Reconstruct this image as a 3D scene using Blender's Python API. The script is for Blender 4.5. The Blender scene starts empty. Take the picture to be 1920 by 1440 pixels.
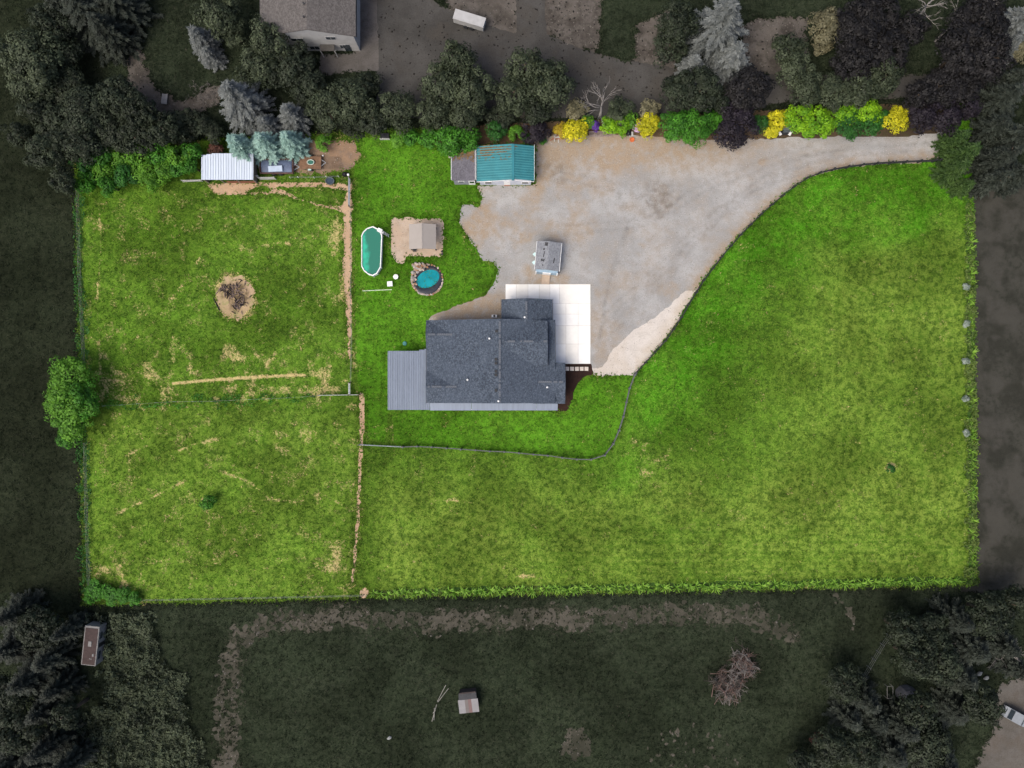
import bpy, math, random
import numpy as np
from mathutils import Vector, Matrix

R = math.radians
rng = np.random.default_rng(7)
random.seed(7)
scene = bpy.context.scene
COL = scene.collection

# ---------------------------------------------------------------- camera
ALT = 113.0            # height of the drone in metres
S = 0.085              # metres on the ground for one unit of the survey plan
cam_d = bpy.data.cameras.new('camera')
cam = bpy.data.objects.new('camera', cam_d)
COL.objects.link(cam)
cam.location = (0, 0, ALT)
cam.rotation_euler = (0, 0, 0)
cam_d.sensor_width = 36
cam_d.lens = 36 * ALT / (1920 * S)
cam_d.clip_end = 3000
scene.camera = cam

# ---------------------------------------------------------------- sky, sun, exposure
world = bpy.data.worlds.new('World')
scene.world = world
world.use_nodes = True
wn = world.node_tree.nodes
sky = wn.new('ShaderNodeTexSky')
sky.sky_type = 'NISHITA'
sky.sun_disc = False
sky.sun_elevation = R(55)
sky.sun_rotation = R(228)
sky.air_density = 0.65
sky.dust_density = 5.0
sky.ozone_density = 0.3
wn['Background'].inputs[1].default_value = 0.135
world.node_tree.links.new(sky.outputs[0], wn['Background'].inputs[0])
sun_d = bpy.data.lights.new('sun', 'SUN')
sun_d.energy = 0.95
sun_d.angle = R(38)
sun_d.color = (1.0, 0.985, 0.86)
sun = bpy.data.objects.new('sun', sun_d)
sun.rotation_euler = (R(35), 0, R(-48))
sun.location = (0, 0, 90)
COL.objects.link(sun)
scene.view_settings.view_transform = 'Standard'
scene.view_settings.look = 'None'
scene.view_settings.gamma = 1
scene.view_settings.use_curve_mapping = False
scene.view_settings.exposure = 0.66


# ---------------------------------------------------------------- helpers
def P(u, v, z=0.0):
    """survey plan position (measured at height z) -> world point"""
    k = S * (1 - z / ALT)
    return Vector(((u - 960) * k, (720 - v) * k, z))


def tag(o, label=None, cat=None, group=None, kind=None):
    if label: o['label'] = label
    if cat: o['category'] = cat
    if group: o['group'] = group
    if kind: o['kind'] = kind
    return o


def empty(name, loc, label, cat, group=None, rz=0):
    o = bpy.data.objects.new(name, None)
    o.empty_display_size = 0.3
    COL.objects.link(o)
    o.location = loc
    o.rotation_euler[2] = rz
    return tag(o, label, cat, group)


def link(name, me, parent=None, loc=(0, 0, 0), rot=(0, 0, 0), scale=(1, 1, 1)):
    o = bpy.data.objects.new(name, me)
    COL.objects.link(o)
    o.location = loc
    o.rotation_euler = rot
    o.scale = scale
    if parent: o.parent = parent
    return o


class MB:
    """collects shapes for one mesh"""
    def __init__(s):
        s.v = []; s.f = []

    def add(s, vs, fs):
        b = len(s.v)
        s.v += [tuple(p) for p in vs]
        s.f += [tuple(i + b for i in f) for f in fs]
        return s

    def box(s, c, d, rz=0.0, rx=0.0, ry=0.0):
        m = Matrix.Translation(c) @ Matrix.Rotation(rz, 4, 'Z') @ Matrix.Rotation(ry, 4, 'Y') @ Matrix.Rotation(rx, 4, 'X')
        h = [x / 2 for x in d]
        vs = [m @ Vector((sx * h[0], sy * h[1], sz * h[2])) for sz in (-1, 1) for sy in (-1, 1) for sx in (-1, 1)]
        return s.add(vs, [(0, 2, 3, 1), (4, 5, 7, 6), (0, 1, 5, 4), (2, 6, 7, 3), (0, 4, 6, 2), (1, 3, 7, 5)])

    def prism(s, poly, z0, z1):
        n = len(poly)
        vs = [(p[0], p[1], z0) for p in poly] + [(p[0], p[1], z1) for p in poly]
        fs = [tuple(range(n - 1, -1, -1)), tuple(range(n, 2 * n))]
        fs += [(i, (i + 1) % n, n + (i + 1) % n, n + i) for i in range(n)]
        return s.add(vs, fs)

    def loft(s, prof_a, prof_b):
        n = len(prof_a)
        fs = [tuple(range(n)), tuple(range(2 * n - 1, n - 1, -1))]
        fs += [(i, n + i, n + (i + 1) % n, (i + 1) % n) for i in range(n)]
        return s.add(list(prof_a) + list(prof_b), fs)

    def tube(s, pts, rad, n=6, cap=True):
        pts = [Vector(p) for p in pts]
        if not hasattr(rad, '__len__'): rad = [rad] * len(pts)
        base = len(s.v)
        for i, p in enumerate(pts):
            d = (pts[min(i + 1, len(pts) - 1)] - pts[max(i - 1, 0)]).normalized()
            a = d.orthogonal().normalized(); b = d.cross(a)
            if abs(d.z) > 0.8:
                a = Vector((1, 0, 0)); a = (a - d * a.dot(d)).normalized(); b = d.cross(a)
            for k in range(n):
                t = 2 * math.pi * k / n
                s.v.append(tuple(p + (a * math.cos(t) + b * math.sin(t)) * rad[i]))
        for i in range(len(pts) - 1):
            for k in range(n):
                k2 = (k + 1) % n
                s.f.append((base + i * n + k, base + i * n + k2, base + (i + 1) * n + k2, base + (i + 1) * n + k))
        if cap:
            s.f.append(tuple(base + k for k in range(n - 1, -1, -1)))
            e = base + (len(pts) - 1) * n
            s.f.append(tuple(e + k for k in range(n)))
        return s

    def lathe(s, c, prof, n=16, sx=1.0, sy=1.0):
        base = len(s.v)
        for r, z in prof:
            for k in range(n):
                t = 2 * math.pi * k / n
                s.v.append((c[0] + r * sx * math.cos(t), c[1] + r * sy * math.sin(t), c[2] + z))
        for i in range(len(prof) - 1):
            for k in range(n):
                k2 = (k + 1) % n
                s.f.append((base + i * n + k, base + i * n + k2, base + (i + 1) * n + k2, base + (i + 1) * n + k))
        s.f.append(tuple(base + k for k in range(n - 1, -1, -1)))
        e = base + (len(prof) - 1) * n
        s.f.append(tuple(e + k for k in range(n)))
        return s

    def mesh(s, name, mat, smooth=False, off=(0, 0, 0)):
        me = bpy.data.meshes.new(name)
        me.from_pydata([(x - off[0], y - off[1], z - off[2]) for x, y, z in s.v], [], s.f)
        me.materials.append(mat)
        if smooth:
            me.polygons.foreach_set('use_smooth', [True] * len(me.polygons))
        me.update()
        return me

    def build(s, name, mat, parent=None, smooth=False, label=None):
        """shapes are in world coordinates; parts are re-based on an unrotated parent"""
        off = (0, 0, 0)
        if parent:
            off = Vector(parent.location)
            if parent.parent: off = off + Vector(parent.parent.location)
        o = link(name, s.mesh(name, mat, smooth, off), parent)
        if label: o['label'] = label
        return o


def np_mesh(name, verts, faces, mat, attrs=None, smooth=False):
    """verts (n,3), faces (m,k) arrays; attrs name -> per-vertex floats"""
    me = bpy.data.meshes.new(name)
    n, (m, k) = len(verts), faces.shape
    me.vertices.add(n)
    me.vertices.foreach_set('co', np.ascontiguousarray(verts, dtype=np.float32).ravel())
    me.loops.add(m * k)
    me.loops.foreach_set('vertex_index', np.ascontiguousarray(faces, dtype=np.int32).ravel())
    me.polygons.add(m)
    me.polygons.foreach_set('loop_start', np.arange(0, m * k, k, dtype=np.int32))
    me.polygons.foreach_set('use_smooth', np.full(m, smooth, dtype=bool))
    me.materials.append(mat)
    for a, val in (attrs or {}).items():
        at = me.attributes.new(a, 'FLOAT', 'POINT')
        at.data.foreach_set('value', np.ascontiguousarray(val, dtype=np.float32))
    me.update(calc_edges=True)
    return me


# ---------------------------------------------------------------- noise and plan geometry (numpy)
_lat = rng.random((256, 256)).astype(np.float32)


def vnoise(x, y, seed=0):
    x = x + seed * 37.7; y = y + seed * 91.3
    xi = np.floor(x).astype(int); yi = np.floor(y).astype(int)
    fx = x - xi; fy = y - yi
    fx = fx * fx * (3 - 2 * fx); fy = fy * fy * (3 - 2 * fy)
    L = lambda a, b: _lat[a & 255, b & 255]
    return (L(xi, yi) * (1 - fx) + L(xi + 1, yi) * fx) * (1 - fy) + (L(xi, yi + 1) * (1 - fx) + L(xi + 1, yi + 1) * fx) * fy


def fbm(x, y, seed=0, o=4):
    a, t, s = 0.5, 0, 0
    for i in range(o):
        t = t + a * vnoise(x, y, seed + i * 3.1); s += a
        x = x * 2.03; y = y * 2.03; a *= 0.55
    return t / s


def inside(U, V, poly):
    r = np.zeros(U.shape, bool)
    n = len(poly)
    for i in range(n):
        x0, y0 = poly[i]; x1, y1 = poly[(i + 1) % n]
        if y0 == y1: continue
        c = ((y0 > V) != (y1 > V)) & (U < (x1 - x0) * (V - y0) / (y1 - y0) + x0)
        r ^= c
    return r


def dline(U, V, pts, w=None):
    """distance to a polyline; with widths, distance minus the local half width"""
    best = np.full(U.shape, 1e9, np.float32)
    for i in range(len(pts) - 1):
        x0, y0 = pts[i][:2]; x1, y1 = pts[i + 1][:2]
        dx, dy = x1 - x0, y1 - y0
        t = np.clip(((U - x0) * dx + (V - y0) * dy) / (dx * dx + dy * dy + 1e-9), 0, 1)
        d = np.hypot(U - x0 - t * dx, V - y0 - t * dy)
        if w is not None: d = d - (w[i] * (1 - t) + w[i + 1] * t) / 2
        best = np.minimum(best, d)
    return best


def sstep(a, b, x):
    t = np.clip((x - a) / (b - a), 0, 1)
    return t * t * (3 - 2 * t)


# ---------------------------------------------------------------- materials
class NT:
    def __init__(s, name):
        s.m = bpy.data.materials.new(name)
        s.m.use_nodes = True
        s.t = s.m.node_tree
        s.b = s.t.nodes['Principled BSDF']
        s.out = s.t.nodes['Material Output']

    def n(s, typ, **kw):
        nd = s.t.nodes.new(typ)
        for k, v in kw.items(): setattr(nd, k, v)
        return nd

    def l(s, a, b): s.t.links.new(a, b)

    def coord(s, which='Object'):
        return s.n('ShaderNodeTexCoord').outputs[which]

    def noise(s, scale, detail=4, rough=0.6, vec=None, stretch=None):
        nd = s.n('ShaderNodeTexNoise')
        nd.inputs['Scale'].default_value = scale
        nd.inputs['Detail'].default_value = detail
        nd.inputs['Roughness'].default_value = rough
        v = vec if vec is not None else s.coord()
        if stretch:
            mp = s.n('ShaderNodeMapping'); mp.inputs['Scale'].default_value = stretch
            s.l(v, mp.inputs['Vector']); v = mp.outputs[0]
        s.l(v, nd.inputs['Vector'])
        return nd.outputs['Fac']

    def ramp(s, fac, a, b):
        nd = s.n('ShaderNodeMapRange', interpolation_type='SMOOTHSTEP')
        nd.inputs['From Min'].default_value = a; nd.inputs['From Max'].default_value = b
        s.l(fac, nd.inputs['Value'])
        return nd.outputs[0]

    def mix(s, fac, a, b, blend='MIX'):
        nd = s.n('ShaderNodeMix', data_type='RGBA', blend_type=blend)
        for sock, val in ((nd.inputs[0], fac), (nd.inputs[6], a), (nd.inputs[7], b)):
            if hasattr(val, 'links'): s.l(val, sock)
            elif isinstance(val, (int, float)): sock.default_value = val
            else: sock.default_value = (*val, 1)
        return nd.outputs[2]

    def math(s, op, a, b=0.0):
        nd = s.n('ShaderNodeMath', operation=op)
        for sock, val in ((nd.inputs[0], a), (nd.inputs[1], b)):
            if hasattr(val, 'links'): s.l(val, sock)
            else: sock.default_value = val
        return nd.outputs[0]

    def attr(s, name):
        nd = s.n('ShaderNodeAttribute', attribute_name=name)
        return nd.outputs['Fac']

    def bump(s, h, strength=0.3, dist=0.05):
        nd = s.n('ShaderNodeBump')
        nd.inputs['Strength'].default_value = strength
        nd.inputs['Distance'].default_value = dist
        s.l(h, nd.inputs['Height']); s.l(nd.outputs[0], s.b.inputs['Normal'])

    def done(s, col, rough=0.85, spec=0.25, metal=0.0):
        if hasattr(col, 'links'): s.l(col, s.b.inputs['Base Color'])
        else: s.b.inputs['Base Color'].default_value = (*col, 1)
        s.b.inputs['Roughness'].default_value = rough
        s.b.inputs['Specular IOR Level'].default_value = spec
        s.b.inputs['Metallic'].default_value = metal
        return s.m


def mul(c, k): return tuple(min(1, x * k) for x in c)


_mats = {}


def paint(name, col, rough=0.7, var=0.25, scale=1.5, metal=0.0, spec=0.3, bump=0.0, stretch=None):
    """a worn coloured surface: base colour with blotches and fine grain"""
    if name in _mats: return _mats[name]
    t = NT(name)
    a = t.ramp(t.noise(scale, 5, 0.65, stretch=stretch), 0.3, 0.7)
    b = t.noise(scale * 7, 3, 0.6, stretch=stretch)
    c = t.mix(a, mul(col, 1 - var), mul(col, 1 + var * 0.6))
    c = t.mix(t.math('MULTIPLY', b, var), c, mul(col, 0.55))
    if bump: t.bump(b, bump, 0.02)
    _mats[name] = t.done(c, rough, spec, metal)
    return _mats[name]


def leaf_mat(name, c1, c2, transl=0.22):
    if name in _mats: return _mats[name]
    t = NT(name)
    oi = t.n('ShaderNodeObjectInfo')
    tone = t.attr('tone')
    c = t.mix(tone, c1, c2)
    c = t.mix(t.math('MULTIPLY', oi.outputs['Random'], 0.35), c, mul(c1, 1.2))
    t.done(c, 0.6, 0.25)
    tr = t.n('ShaderNodeBsdfTranslucent'); t.l(c, tr.inputs[0])
    mx = t.n('ShaderNodeMixShader'); mx.inputs[0].default_value = transl
    t.l(t.b.outputs[0], mx.inputs[1]); t.l(tr.outputs[0], mx.inputs[2])
    t.l(mx.outputs[0], t.out.inputs['Surface'])
    _mats[name] = t.m
    return t.m


def grass_mat(name, dark, mid, light, dry, lush, transl=0.0):
    """turf: blotchy greens; attributes dry, lush, pale say where straw, fresh and yellowish turf grow"""
    t = NT(name)
    co = t.coord()
    fine = t.noise(3.4, 5, 0.8, co)
    med = t.noise(1.05, 5, 0.7, co)
    patch = t.noise(0.3, 4, 0.65, co)
    big = t.noise(0.07, 4, 0.6, co)
    c = t.mix(t.ramp(med, 0.40, 0.60), dark, mid)
    c = t.mix(t.math('MULTIPLY', t.ramp(patch, 0.45, 0.62), 0.40), c, mul(mid, 1.3))
    c = t.mix(t.math('MULTIPLY', t.ramp(patch, 0.50, 0.36), 0.34), c, dark)
    pale = t.math('MULTIPLY', t.attr('pale'), t.math('ADD', t.math('MULTIPLY', t.ramp(med, 0.40, 0.62), 0.8), 0.15))
    c = t.mix(t.math('MULTIPLY', pale, 0.72), c, light)
    lushf = t.math('MULTIPLY', t.attr('lush'), t.math('ADD', t.math('MULTIPLY', t.ramp(patch, 0.38, 0.62), 0.6), 0.35))
    c = t.mix(t.math('MULTIPLY', lushf, 0.85), c, t.mix(t.ramp(med, 0.38, 0.62), mul(lush, 0.58), lush))
    c = t.mix(t.math('MULTIPLY', t.ramp(fine, 0.52, 0.66), 0.62), c, light)
    c = t.mix(t.math('MULTIPLY', t.ramp(fine, 0.48, 0.35), 0.70), c, mul(dark, 0.55))
    c = t.mix(t.ramp(big, 0.38, 0.62), mul_node(t, c, 0.74), mul_node(t, c, 1.15))
    dn = t.math('ADD', t.attr('dry'), t.math('MULTIPLY', t.math('SUBTRACT', t.noise(2.6, 6, 0.85, co), 0.5), 2.6))
    c = t.mix(t.math('MULTIPLY', t.ramp(dn, 0.42, 0.86), 0.85), c, t.mix(fine, mul(dry, 0.6), mul(dry, 1.2)))
    t.bump(fine, 0.8, 0.15)
    return t.done(c, 0.95, 0.0)


def mul_node(t, c, k):
    return t.mix(1.0, c, (k, k, k), 'MULTIPLY')


def earth_mat(name, a, b, c2, third, sc=1.0, bump=0.5):
    """gravel, dirt, mulch: two tones in patches, a third by attribute 'tint', speckle on top"""
    t = NT(name)
    co = t.coord()
    fine = t.noise(5.5 * sc, 4, 0.8, co)
    med = t.noise(0.8 * sc, 5, 0.65, co)
    big = t.noise(0.16 * sc, 4, 0.6, co)
    c = t.mix(t.ramp(big, 0.38, 0.62), a, b)
    c = t.mix(t.math('MULTIPLY', t.ramp(med, 0.46, 0.64), 0.6), c, c2)
    tf = t.math('MULTIPLY', t.attr('tint'), t.math('ADD', t.ramp(med, 0.25, 0.7), 0.35))
    c = t.mix(tf, c, third)
    stain = t.math('MULTIPLY', t.attr('stain'), t.math('ADD', t.ramp(med, 0.3, 0.65), 0.25))
    c = t.mix(stain, c, mul(a, 0.38))
    c = t.mix(t.math('MULTIPLY', t.ramp(fine, 0.48, 0.33), 0.5), c, mul(a, 0.55))
    c = t.mix(t.math('MULTIPLY', t.ramp(fine, 0.53, 0.68), 0.4), c, mul(b, 1.3))
    t.bump(fine, bump, 0.06)
    return t.done(c, 0.95, 0.15)


# ---------------------------------------------------------------- survey lines of the place (plan units)
PLOT = [(139, 274), (1824, 187), (1833, 1098), (155, 1134)]
FENCE_E = [(1190, 700), (1218, 670), (1245, 640), (1270, 605), (1290, 570), (1317, 527), (1353, 480), (1380, 448), (1412, 415),
           (1436, 393), (1460, 372), (1490, 349), (1520, 330), (1560, 320), (1600, 313), (1640, 309), (1680, 307), (1720, 305), (1756, 304)]
FENCE_S = [(675, 833), (700, 836), (725, 839), (757, 837), (778, 836), (805, 837), (835, 839), (862, 841), (890, 843), (918, 845),
           (945, 846), (970, 848), (998, 851), (1027, 853), (1053, 857), (1080, 860), (1105, 861), (1132, 853), (1147, 835),
           (1158, 810), (1167, 782), (1175, 745), (1182, 715), (1190, 700)]
GRAVEL = [(1785, 246), (1700, 256), (1600, 256), (1500, 258), (1400, 262), (1300, 262), (1230, 256), (1160, 252), (1090, 252), (1030, 255),
          (1003, 262), (1003, 346), (895, 348), (906, 372), (897, 391), (882, 381), (866, 385), (861, 418), (874, 442), (893, 465),
          (903, 488), (925, 490), (932, 503), (927, 530), (911, 555), (880, 566), (845, 578), (806, 593), (803, 640), (1106, 682),
          (1112, 704), (1187, 704)] + FENCE_E[1:] + [(1785, 300)]
PALE = [(1106, 690), (1112, 704), (1188, 704), (1220, 668), (1262, 612), (1304, 545), (1288, 543), (1262, 568), (1225, 596), (1185, 622), (1150, 655), (1128, 690)]
SAND = [(735, 408), (832, 410), (831, 481), (762, 481), (757, 493), (747, 495), (735, 482), (733, 440)]
MULCH = [(1040, 678), (1108, 678), (1113, 704), (1100, 705), (1086, 713), (1076, 733), (1073, 752), (1063, 770), (1042, 772)]
YARD = [(668, 258), (860, 262), (905, 375), (862, 420), (905, 490), (935, 500), (925, 540), (800, 600), (800, 770), (728, 770), (722, 830), (690, 820), (668, 700), (660, 400)]
FRONT = [(800, 770), (1060, 772), (1080, 720), (1110, 706), (1190, 702), (1168, 785), (1140, 845), (1100, 860), (900, 842), (740, 834), (735, 775)]

CELL = 0.25
U0, U1, V0, V1 = -70, 1990, -70, 1510
nx = int((U1 - U0) * S / CELL); ny = int((V1 - V0) * S / CELL)
gu = np.linspace(U0, U1, nx + 1); gv = np.linspace(V0, V1, ny + 1)
GU, GV = np.meshgrid(gu, gv)                       # vertex grid
CU = (GU[:-1, :-1] + GU[1:, 1:]) / 2; CV = (GV[:-1, :-1] + GV[1:, 1:]) / 2
w1 = (fbm(CU / 9, CV / 9, 1, 4) - 0.5); w2 = (fbm(CU / 9, CV / 9, 2, 4) - 0.5)
w3 = (fbm(CU / 30, CV / 30, 3, 3) - 0.5); w4 = (fbm(CU / 30, CV / 30, 4, 3) - 0.5)


def warp(a, b=0.0): return CU + w1 * a + w3 * b, CV + w2 * a + w4 * b


KIND = {}
cls = np.zeros(CU.shape, int)
_names = ['field_south']


def lay(name, mask):
    if name not in _names: _names.append(name)
    cls[mask] = _names.index(name)


# land beyond the plot
u, v = warp(14, 20)
lay('field_west', (u < 400) & (v < 1110))
lay('field_east', (u > 1800) & (v > 330) & (v < 1110))
lay('lawn_north', (v < 300) & (u > 200))
u, v = warp(16, 22)
lay('bark_bed', inside(u, v, [(225, -80), (262, -80), (262, 90), (285, 165), (335, 190), (420, 150), (420, 200), (300, 230), (240, 170)]))
lay('bark_bed', inside(u, v, [(820, -80), (965, -80), (968, 62), (900, 45), (840, 12)]) | inside(u, v, [(1018, -80), (1128, -80), (1122, 100), (1060, 86), (1022, 60)])
    | inside(u, v, [(1190, 95), (1195, 45), (1250, 20), (1300, 60), (1260, 125), (1180, 118)]) | inside(u, v, [(1385, 55), (1440, 28), (1515, 32), (1520, 150), (1390, 140)]))
u, v = warp(3, 5)
lay('asphalt_lot', inside(u, v, [(706, -80), (800, -80), (812, 4), (856, 22), (930, 52), (968, 62), (965, -80), (1020, -80), (1024, 64), (1062, 82),
                                 (1110, 98), (1175, 114), (1250, 124), (1400, 142), (2000, 138), (2000, 178), (1500, 190), (1240, 215), (1060, 222), (705, 222)]))
u, v = warp(2, 2)
lay('concrete_apron', inside(u, v, [(664, -80), (706, -80), (709, 132), (600, 142), (600, 100), (664, 100)]))
u, v = warp(26, 16)
track = [(425, 1520), (432, 1330), (438, 1235), (455, 1190), (510, 1166), (640, 1160), (800, 1168), (1000, 1158), (1150, 1160), (1300, 1148), (1420, 1155), (1480, 1188)]
rag = fbm(CU / 7, CV / 7, 9, 4)
lay('dirt_track', (dline(u, v, track) < 15 + (rag - 0.5) * 40) & (rag > 0.44))
lay('dirt_track', (dline(u, v, [(405, 1520), (408, 1340), (418, 1230)]) < 7 + (rag - .5) * 30) & (rag > 0.47))
lay('dirt_track', (np.hypot(u - 1080, (v - 1396) * 0.8) < 24 + (rag - .5) * 30) | ((np.hypot(u - 1255, v - 1400) < 40) & (rag > 0.62)) | ((np.hypot(u - 1330, v - 1400) < 60) & (rag > 0.66)))
lay('dirt_track', (dline(u, v, [(1560, 1120), (1590, 1145), (1600, 1190)]) < 5) & (rag > 0.5))
lay('dirt_yard', inside(u, v, [(1822, 1520), (1838, 1400), (1870, 1360), (1860, 1300), (1880, 1280), (2000, 1270), (2000, 1520)]))
# the plot itself
u, v = warp(1.5, 0)
inplot = inside(u, v, PLOT)
lay('pasture', inplot)
u, v = warp(7, 6)
lay('lawn', inplot & (inside(u, v, YARD) | inside(u, v, FRONT)))
u, v = warp(18, 16)
lay('bare_earth', inplot & inside(u, v, [(555, 268), (665, 258), (672, 300), (655, 325), (545, 326), (480, 322), (500, 290)]))
u, v = warp(10, 8)
lay('shrub_bed', inplot & (u > 1010) & (u < 1775) & (v < 274 - 87 * (u - 139) / 1685 + 64))
lay('shrub_bed', inplot & (u > 795) & (u < 1020) & (v < 272))
u, v = warp(5, 4)
lay('gravel_yard', inplot & inside(u, v, GRAVEL))
u, v = warp(5, 3)
lay('pale_gravel', inplot & inside(u, v, PALE))
lay('sand_pad', inside(u, v, SAND))
u, v = warp(2, 1)
lay('mulch_bed', inside(u, v, MULCH))
u, v = warp(10, 4)
lay('row_bed', inplot & (u > 695) & (v > 1134 - 36 * (u - 155) / 1678 - 17))
lay('row_bed', inplot & (u > 1809 + 9 * (v - 187) / 911) & (v > 350))
lay('row_bed', inplot & (u < 152 + 16 * (v - 274) / 860) & (v > 350))
u, v = warp(6, 3)
paths = [([(650, 385), (652, 420), (652, 470), (651, 500), (651, 520), (653, 580), (655, 622), (655, 672)], [17, 15, 15, 16, 14, 10, 8, 2]),
         ([(678, 742), (679, 770), (677, 830), (674, 900), (670, 980), (664, 1060), (660, 1090)], [11, 11, 7, 6, 6, 6, 5]),
         ([(395, 349), (440, 353), (500, 346), (545, 348), (600, 345), (652, 352)], [10, 20, 6, 11, 8, 12]),
         ([(400, 360), (425, 363), (480, 362), (530, 361), (570, 377), (612, 388), (640, 392)], [4, 7, 4, 8, 3.5, 3.5, 12]),
         ([(655, 345), (652, 390)], [6, 20]), ([(500, 350), (533, 361)], [5, 6])]
for pts, ws in paths: lay('dirt_path', inplot & (dline(u, v, pts, ws) < -0.2))
lay('dirt_path', inside(u, v, [(390, 346), (442, 341), (440, 358), (424, 364), (395, 357)]))
lay('dirt_path', np.hypot(u - 683, v - 1111) < 9)
u, v = warp(16, 8)
bd = np.hypot((u - 441) / 35, (v - 557) / 42)
lay('burn_patch', bd < 1)

# ---- per-vertex surface attributes
n8 = fbm(GU / 16, GV / 16, 11, 4); n9 = fbm(GU / 60, GV / 60, 12, 4); n10 = fbm(GU / 6, GV / 6, 13, 3)
dry = np.full(GU.shape, 0.05, np.float32)
westp = sstep(690, 660, GU)
dry += westp * (sstep(0.42, 0.72, n8) * 0.42 - 0.02)
dry += (1 - westp) * sstep(0.50, 0.8, n8) * 0.40 - 0.06 * (1 - westp)
dry += westp * sstep(620, 720, GV) * sstep(800, 720, GV) * 0.22 * (n9 > 0.3)
dry += sstep(60, 0, np.hypot(GU - 1200, GV - 855)) * 0.30 + sstep(60, 10, np.hypot((GU - 640) * 1.1, GV - 1060)) * 0.22
dry += sstep(70, 0, np.hypot(GU - 215, (GV - 1080) * 1.5)) * 0.35
for pts, wd, st in [([(235, 655), (300, 590), (350, 520), (388, 462)], 2.5, 0.42), ([(325, 719), (390, 713), (450, 709), (512, 705), (572, 703)], 4.5, 0.95),
                    ([(215, 965), (290, 930), (350, 900)], 3, 0.5), ([(235, 855), (276, 836)], 3, 0.5), ([(335, 845), (366, 832), (412, 822)], 4, 0.45),
                    ([(400, 880), (432, 890), (470, 905), (505, 935), (560, 942), (600, 925), (640, 945)], 4, 0.42), ([(395, 1060), (470, 1035), (560, 1000)], 2, 0.4),
                    ([(812, 938), (850, 938), (885, 942)], 4, 0.5), ([(690, 770), (690, 900)], 5, 0.25), ([(185, 390), (190, 450), (182, 560), (188, 700)], 4, 0.4),
                    ([(1150, 862), (1176, 850)], 6, 0.3), ([(1000, 1080), (970, 1082)], 9, 0.6), ([(200, 640), (240, 600)], 3, 0.35), ([(430, 470), (530, 455), (545, 460)], 7, 0.35),
                    ([(700, 815), (735, 800), (740, 860)], 4, 0.4), ([(1290, 720), (1330, 690)], 6, .2)]:
    dry += sstep(wd, 0, dline(GU, GV, pts)) * st * (0.5 + 0.9 * n10)
dry += sstep(46, 32, np.hypot((GU - 441), (GV - 557) * 0.85)) * 0.5
for (a, b, ru, rv, st) in [(1670, 878, 15, 16, .75), (389, 941, 24, 22, .35), (630, 440, 28, 60, .3), (640, 540, 20, 60, .25), (540, 455, 12, 10, .5), (615, 522, 5, 12, .5), (470, 670, 120, 40, .16), (230, 720, 50, 40, .2), (560, 820, 90, 50, .15),
                          (1015, 1082, 10, 8, .6), (980, 1075, 10, 14, .4), (1370, 600, 12, 8, .35), (1240, 870, 60, 45, .22), (610, 1050, 40, 30, .25), (720, 810, 30, 40, .2), (1455, 1050, 40, 10, .2), (1110, 1000, 14, 8, .3)]:
    dry += sstep(1.0, 0.0, np.hypot((GU - a) / ru, (GV - b) / rv) + (n10 - .5) * .6) * st
drive_d = dline(GU, GV, FENCE_E)
east = sstep(-5, 10, (GU - 1190) - (GV - 700) * -0.2)
lush = sstep(165, 70, drive_d + (n9 - 0.5) * 110) * east * 1.25 * sstep(1130, 1230, GU)
deepband = sstep(60, 10, dline(GU + (n9 - .5) * 60, GV, [(1510, 520), (1440, 620), (1350, 720), (1260, 790)]))
yard_m = inside(GU, GV, YARD) | inside(GU, GV, FRONT)
lush = np.maximum(lush, yard_m * (0.35 + 0.75 * n9))
lush = np.maximum(lush, sstep(60, 20, np.hypot((GU - 1160) / 1.6, GV - 880)) * 0.5)
lush += sstep(700, 560, GU) * sstep(0.5, 0.7, n9) * 0.22
pale = sstep(820, 980, GV) * sstep(660, 740, GU) * 0.95 + sstep(1350, 1600, GU) * sstep(340, 540, GV) * 0.75 + westp * (0.12 + 0.38 * (GV > 770))
pale = np.clip(pale * (0.45 + n9 * 0.9) * (1 - 0.9 * deepband), 0, 1)
stripe = 0.5 + 0.5 * np.sin(GV * 0.62 + (n9 - .5) * 3)
pale = np.clip(pale - stripe * sstep(930, 1040, GV) * sstep(900, 1100, GU) * 0.55 * (0.4 + n8), 0, 1)
streak = fbm(GU / 70, GV / 3.2, 15, 3)
pale = np.clip(pale + (streak - 0.5) * 1.1 * sstep(900, 1010, GV) * sstep(780, 1000, GU), 0, 1)
lush = np.where(yard_m, lush, lush * (0.7 + 0.6 * n8))
g1 = fbm(GU / 45, GV / 45, 21, 4)
tint = sstep(0.36, 0.62, g1) * (0.15 + 0.6 * sstep(1280, 980, GU)) + sstep(345, 265, GV + (g1 - .5) * 60) * 0.95 * sstep(1560, 1250, GU)
tint += sstep(26, 2, drive_d + (n8 - .5) * 16) * 0.75 * (GU > 1190) + sstep(70, 10, np.hypot(GU - 890, (GV - 588) * 2)) * 0.8
for (a, b, r_) in [(1065, 523, 9), (1015, 335, 30), (985, 445, 18), (1205, 460, 10), (1255, 545, 26), (1430, 305, 14), (900, 400, 25), (870, 430, 25), (1245, 375, 40), (1150, 300, 50)]:
    tint += sstep(1.0, 0.2, np.hypot(GU - a, (GV - b) * 1.2) / r_ + (n10 - .5)) * 0.5
tint = np.clip(tint, 0, 1)
g2 = fbm(GU / 18, GV / 18, 23, 4)
stain = sstep(62, 14, np.hypot((GU - 1236) * 0.9, GV - 372) + (g2 - .5) * 50) * (0.18 + 0.3 * sstep(0.42, 0.62, g2))
stain += sstep(34, 6, np.hypot(GU - 1045, GV - 318) + (g2 - .5) * 40) * 0.35 + sstep(26, 4, np.hypot(GU - 1020, GV - 452)) * 0.3
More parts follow.
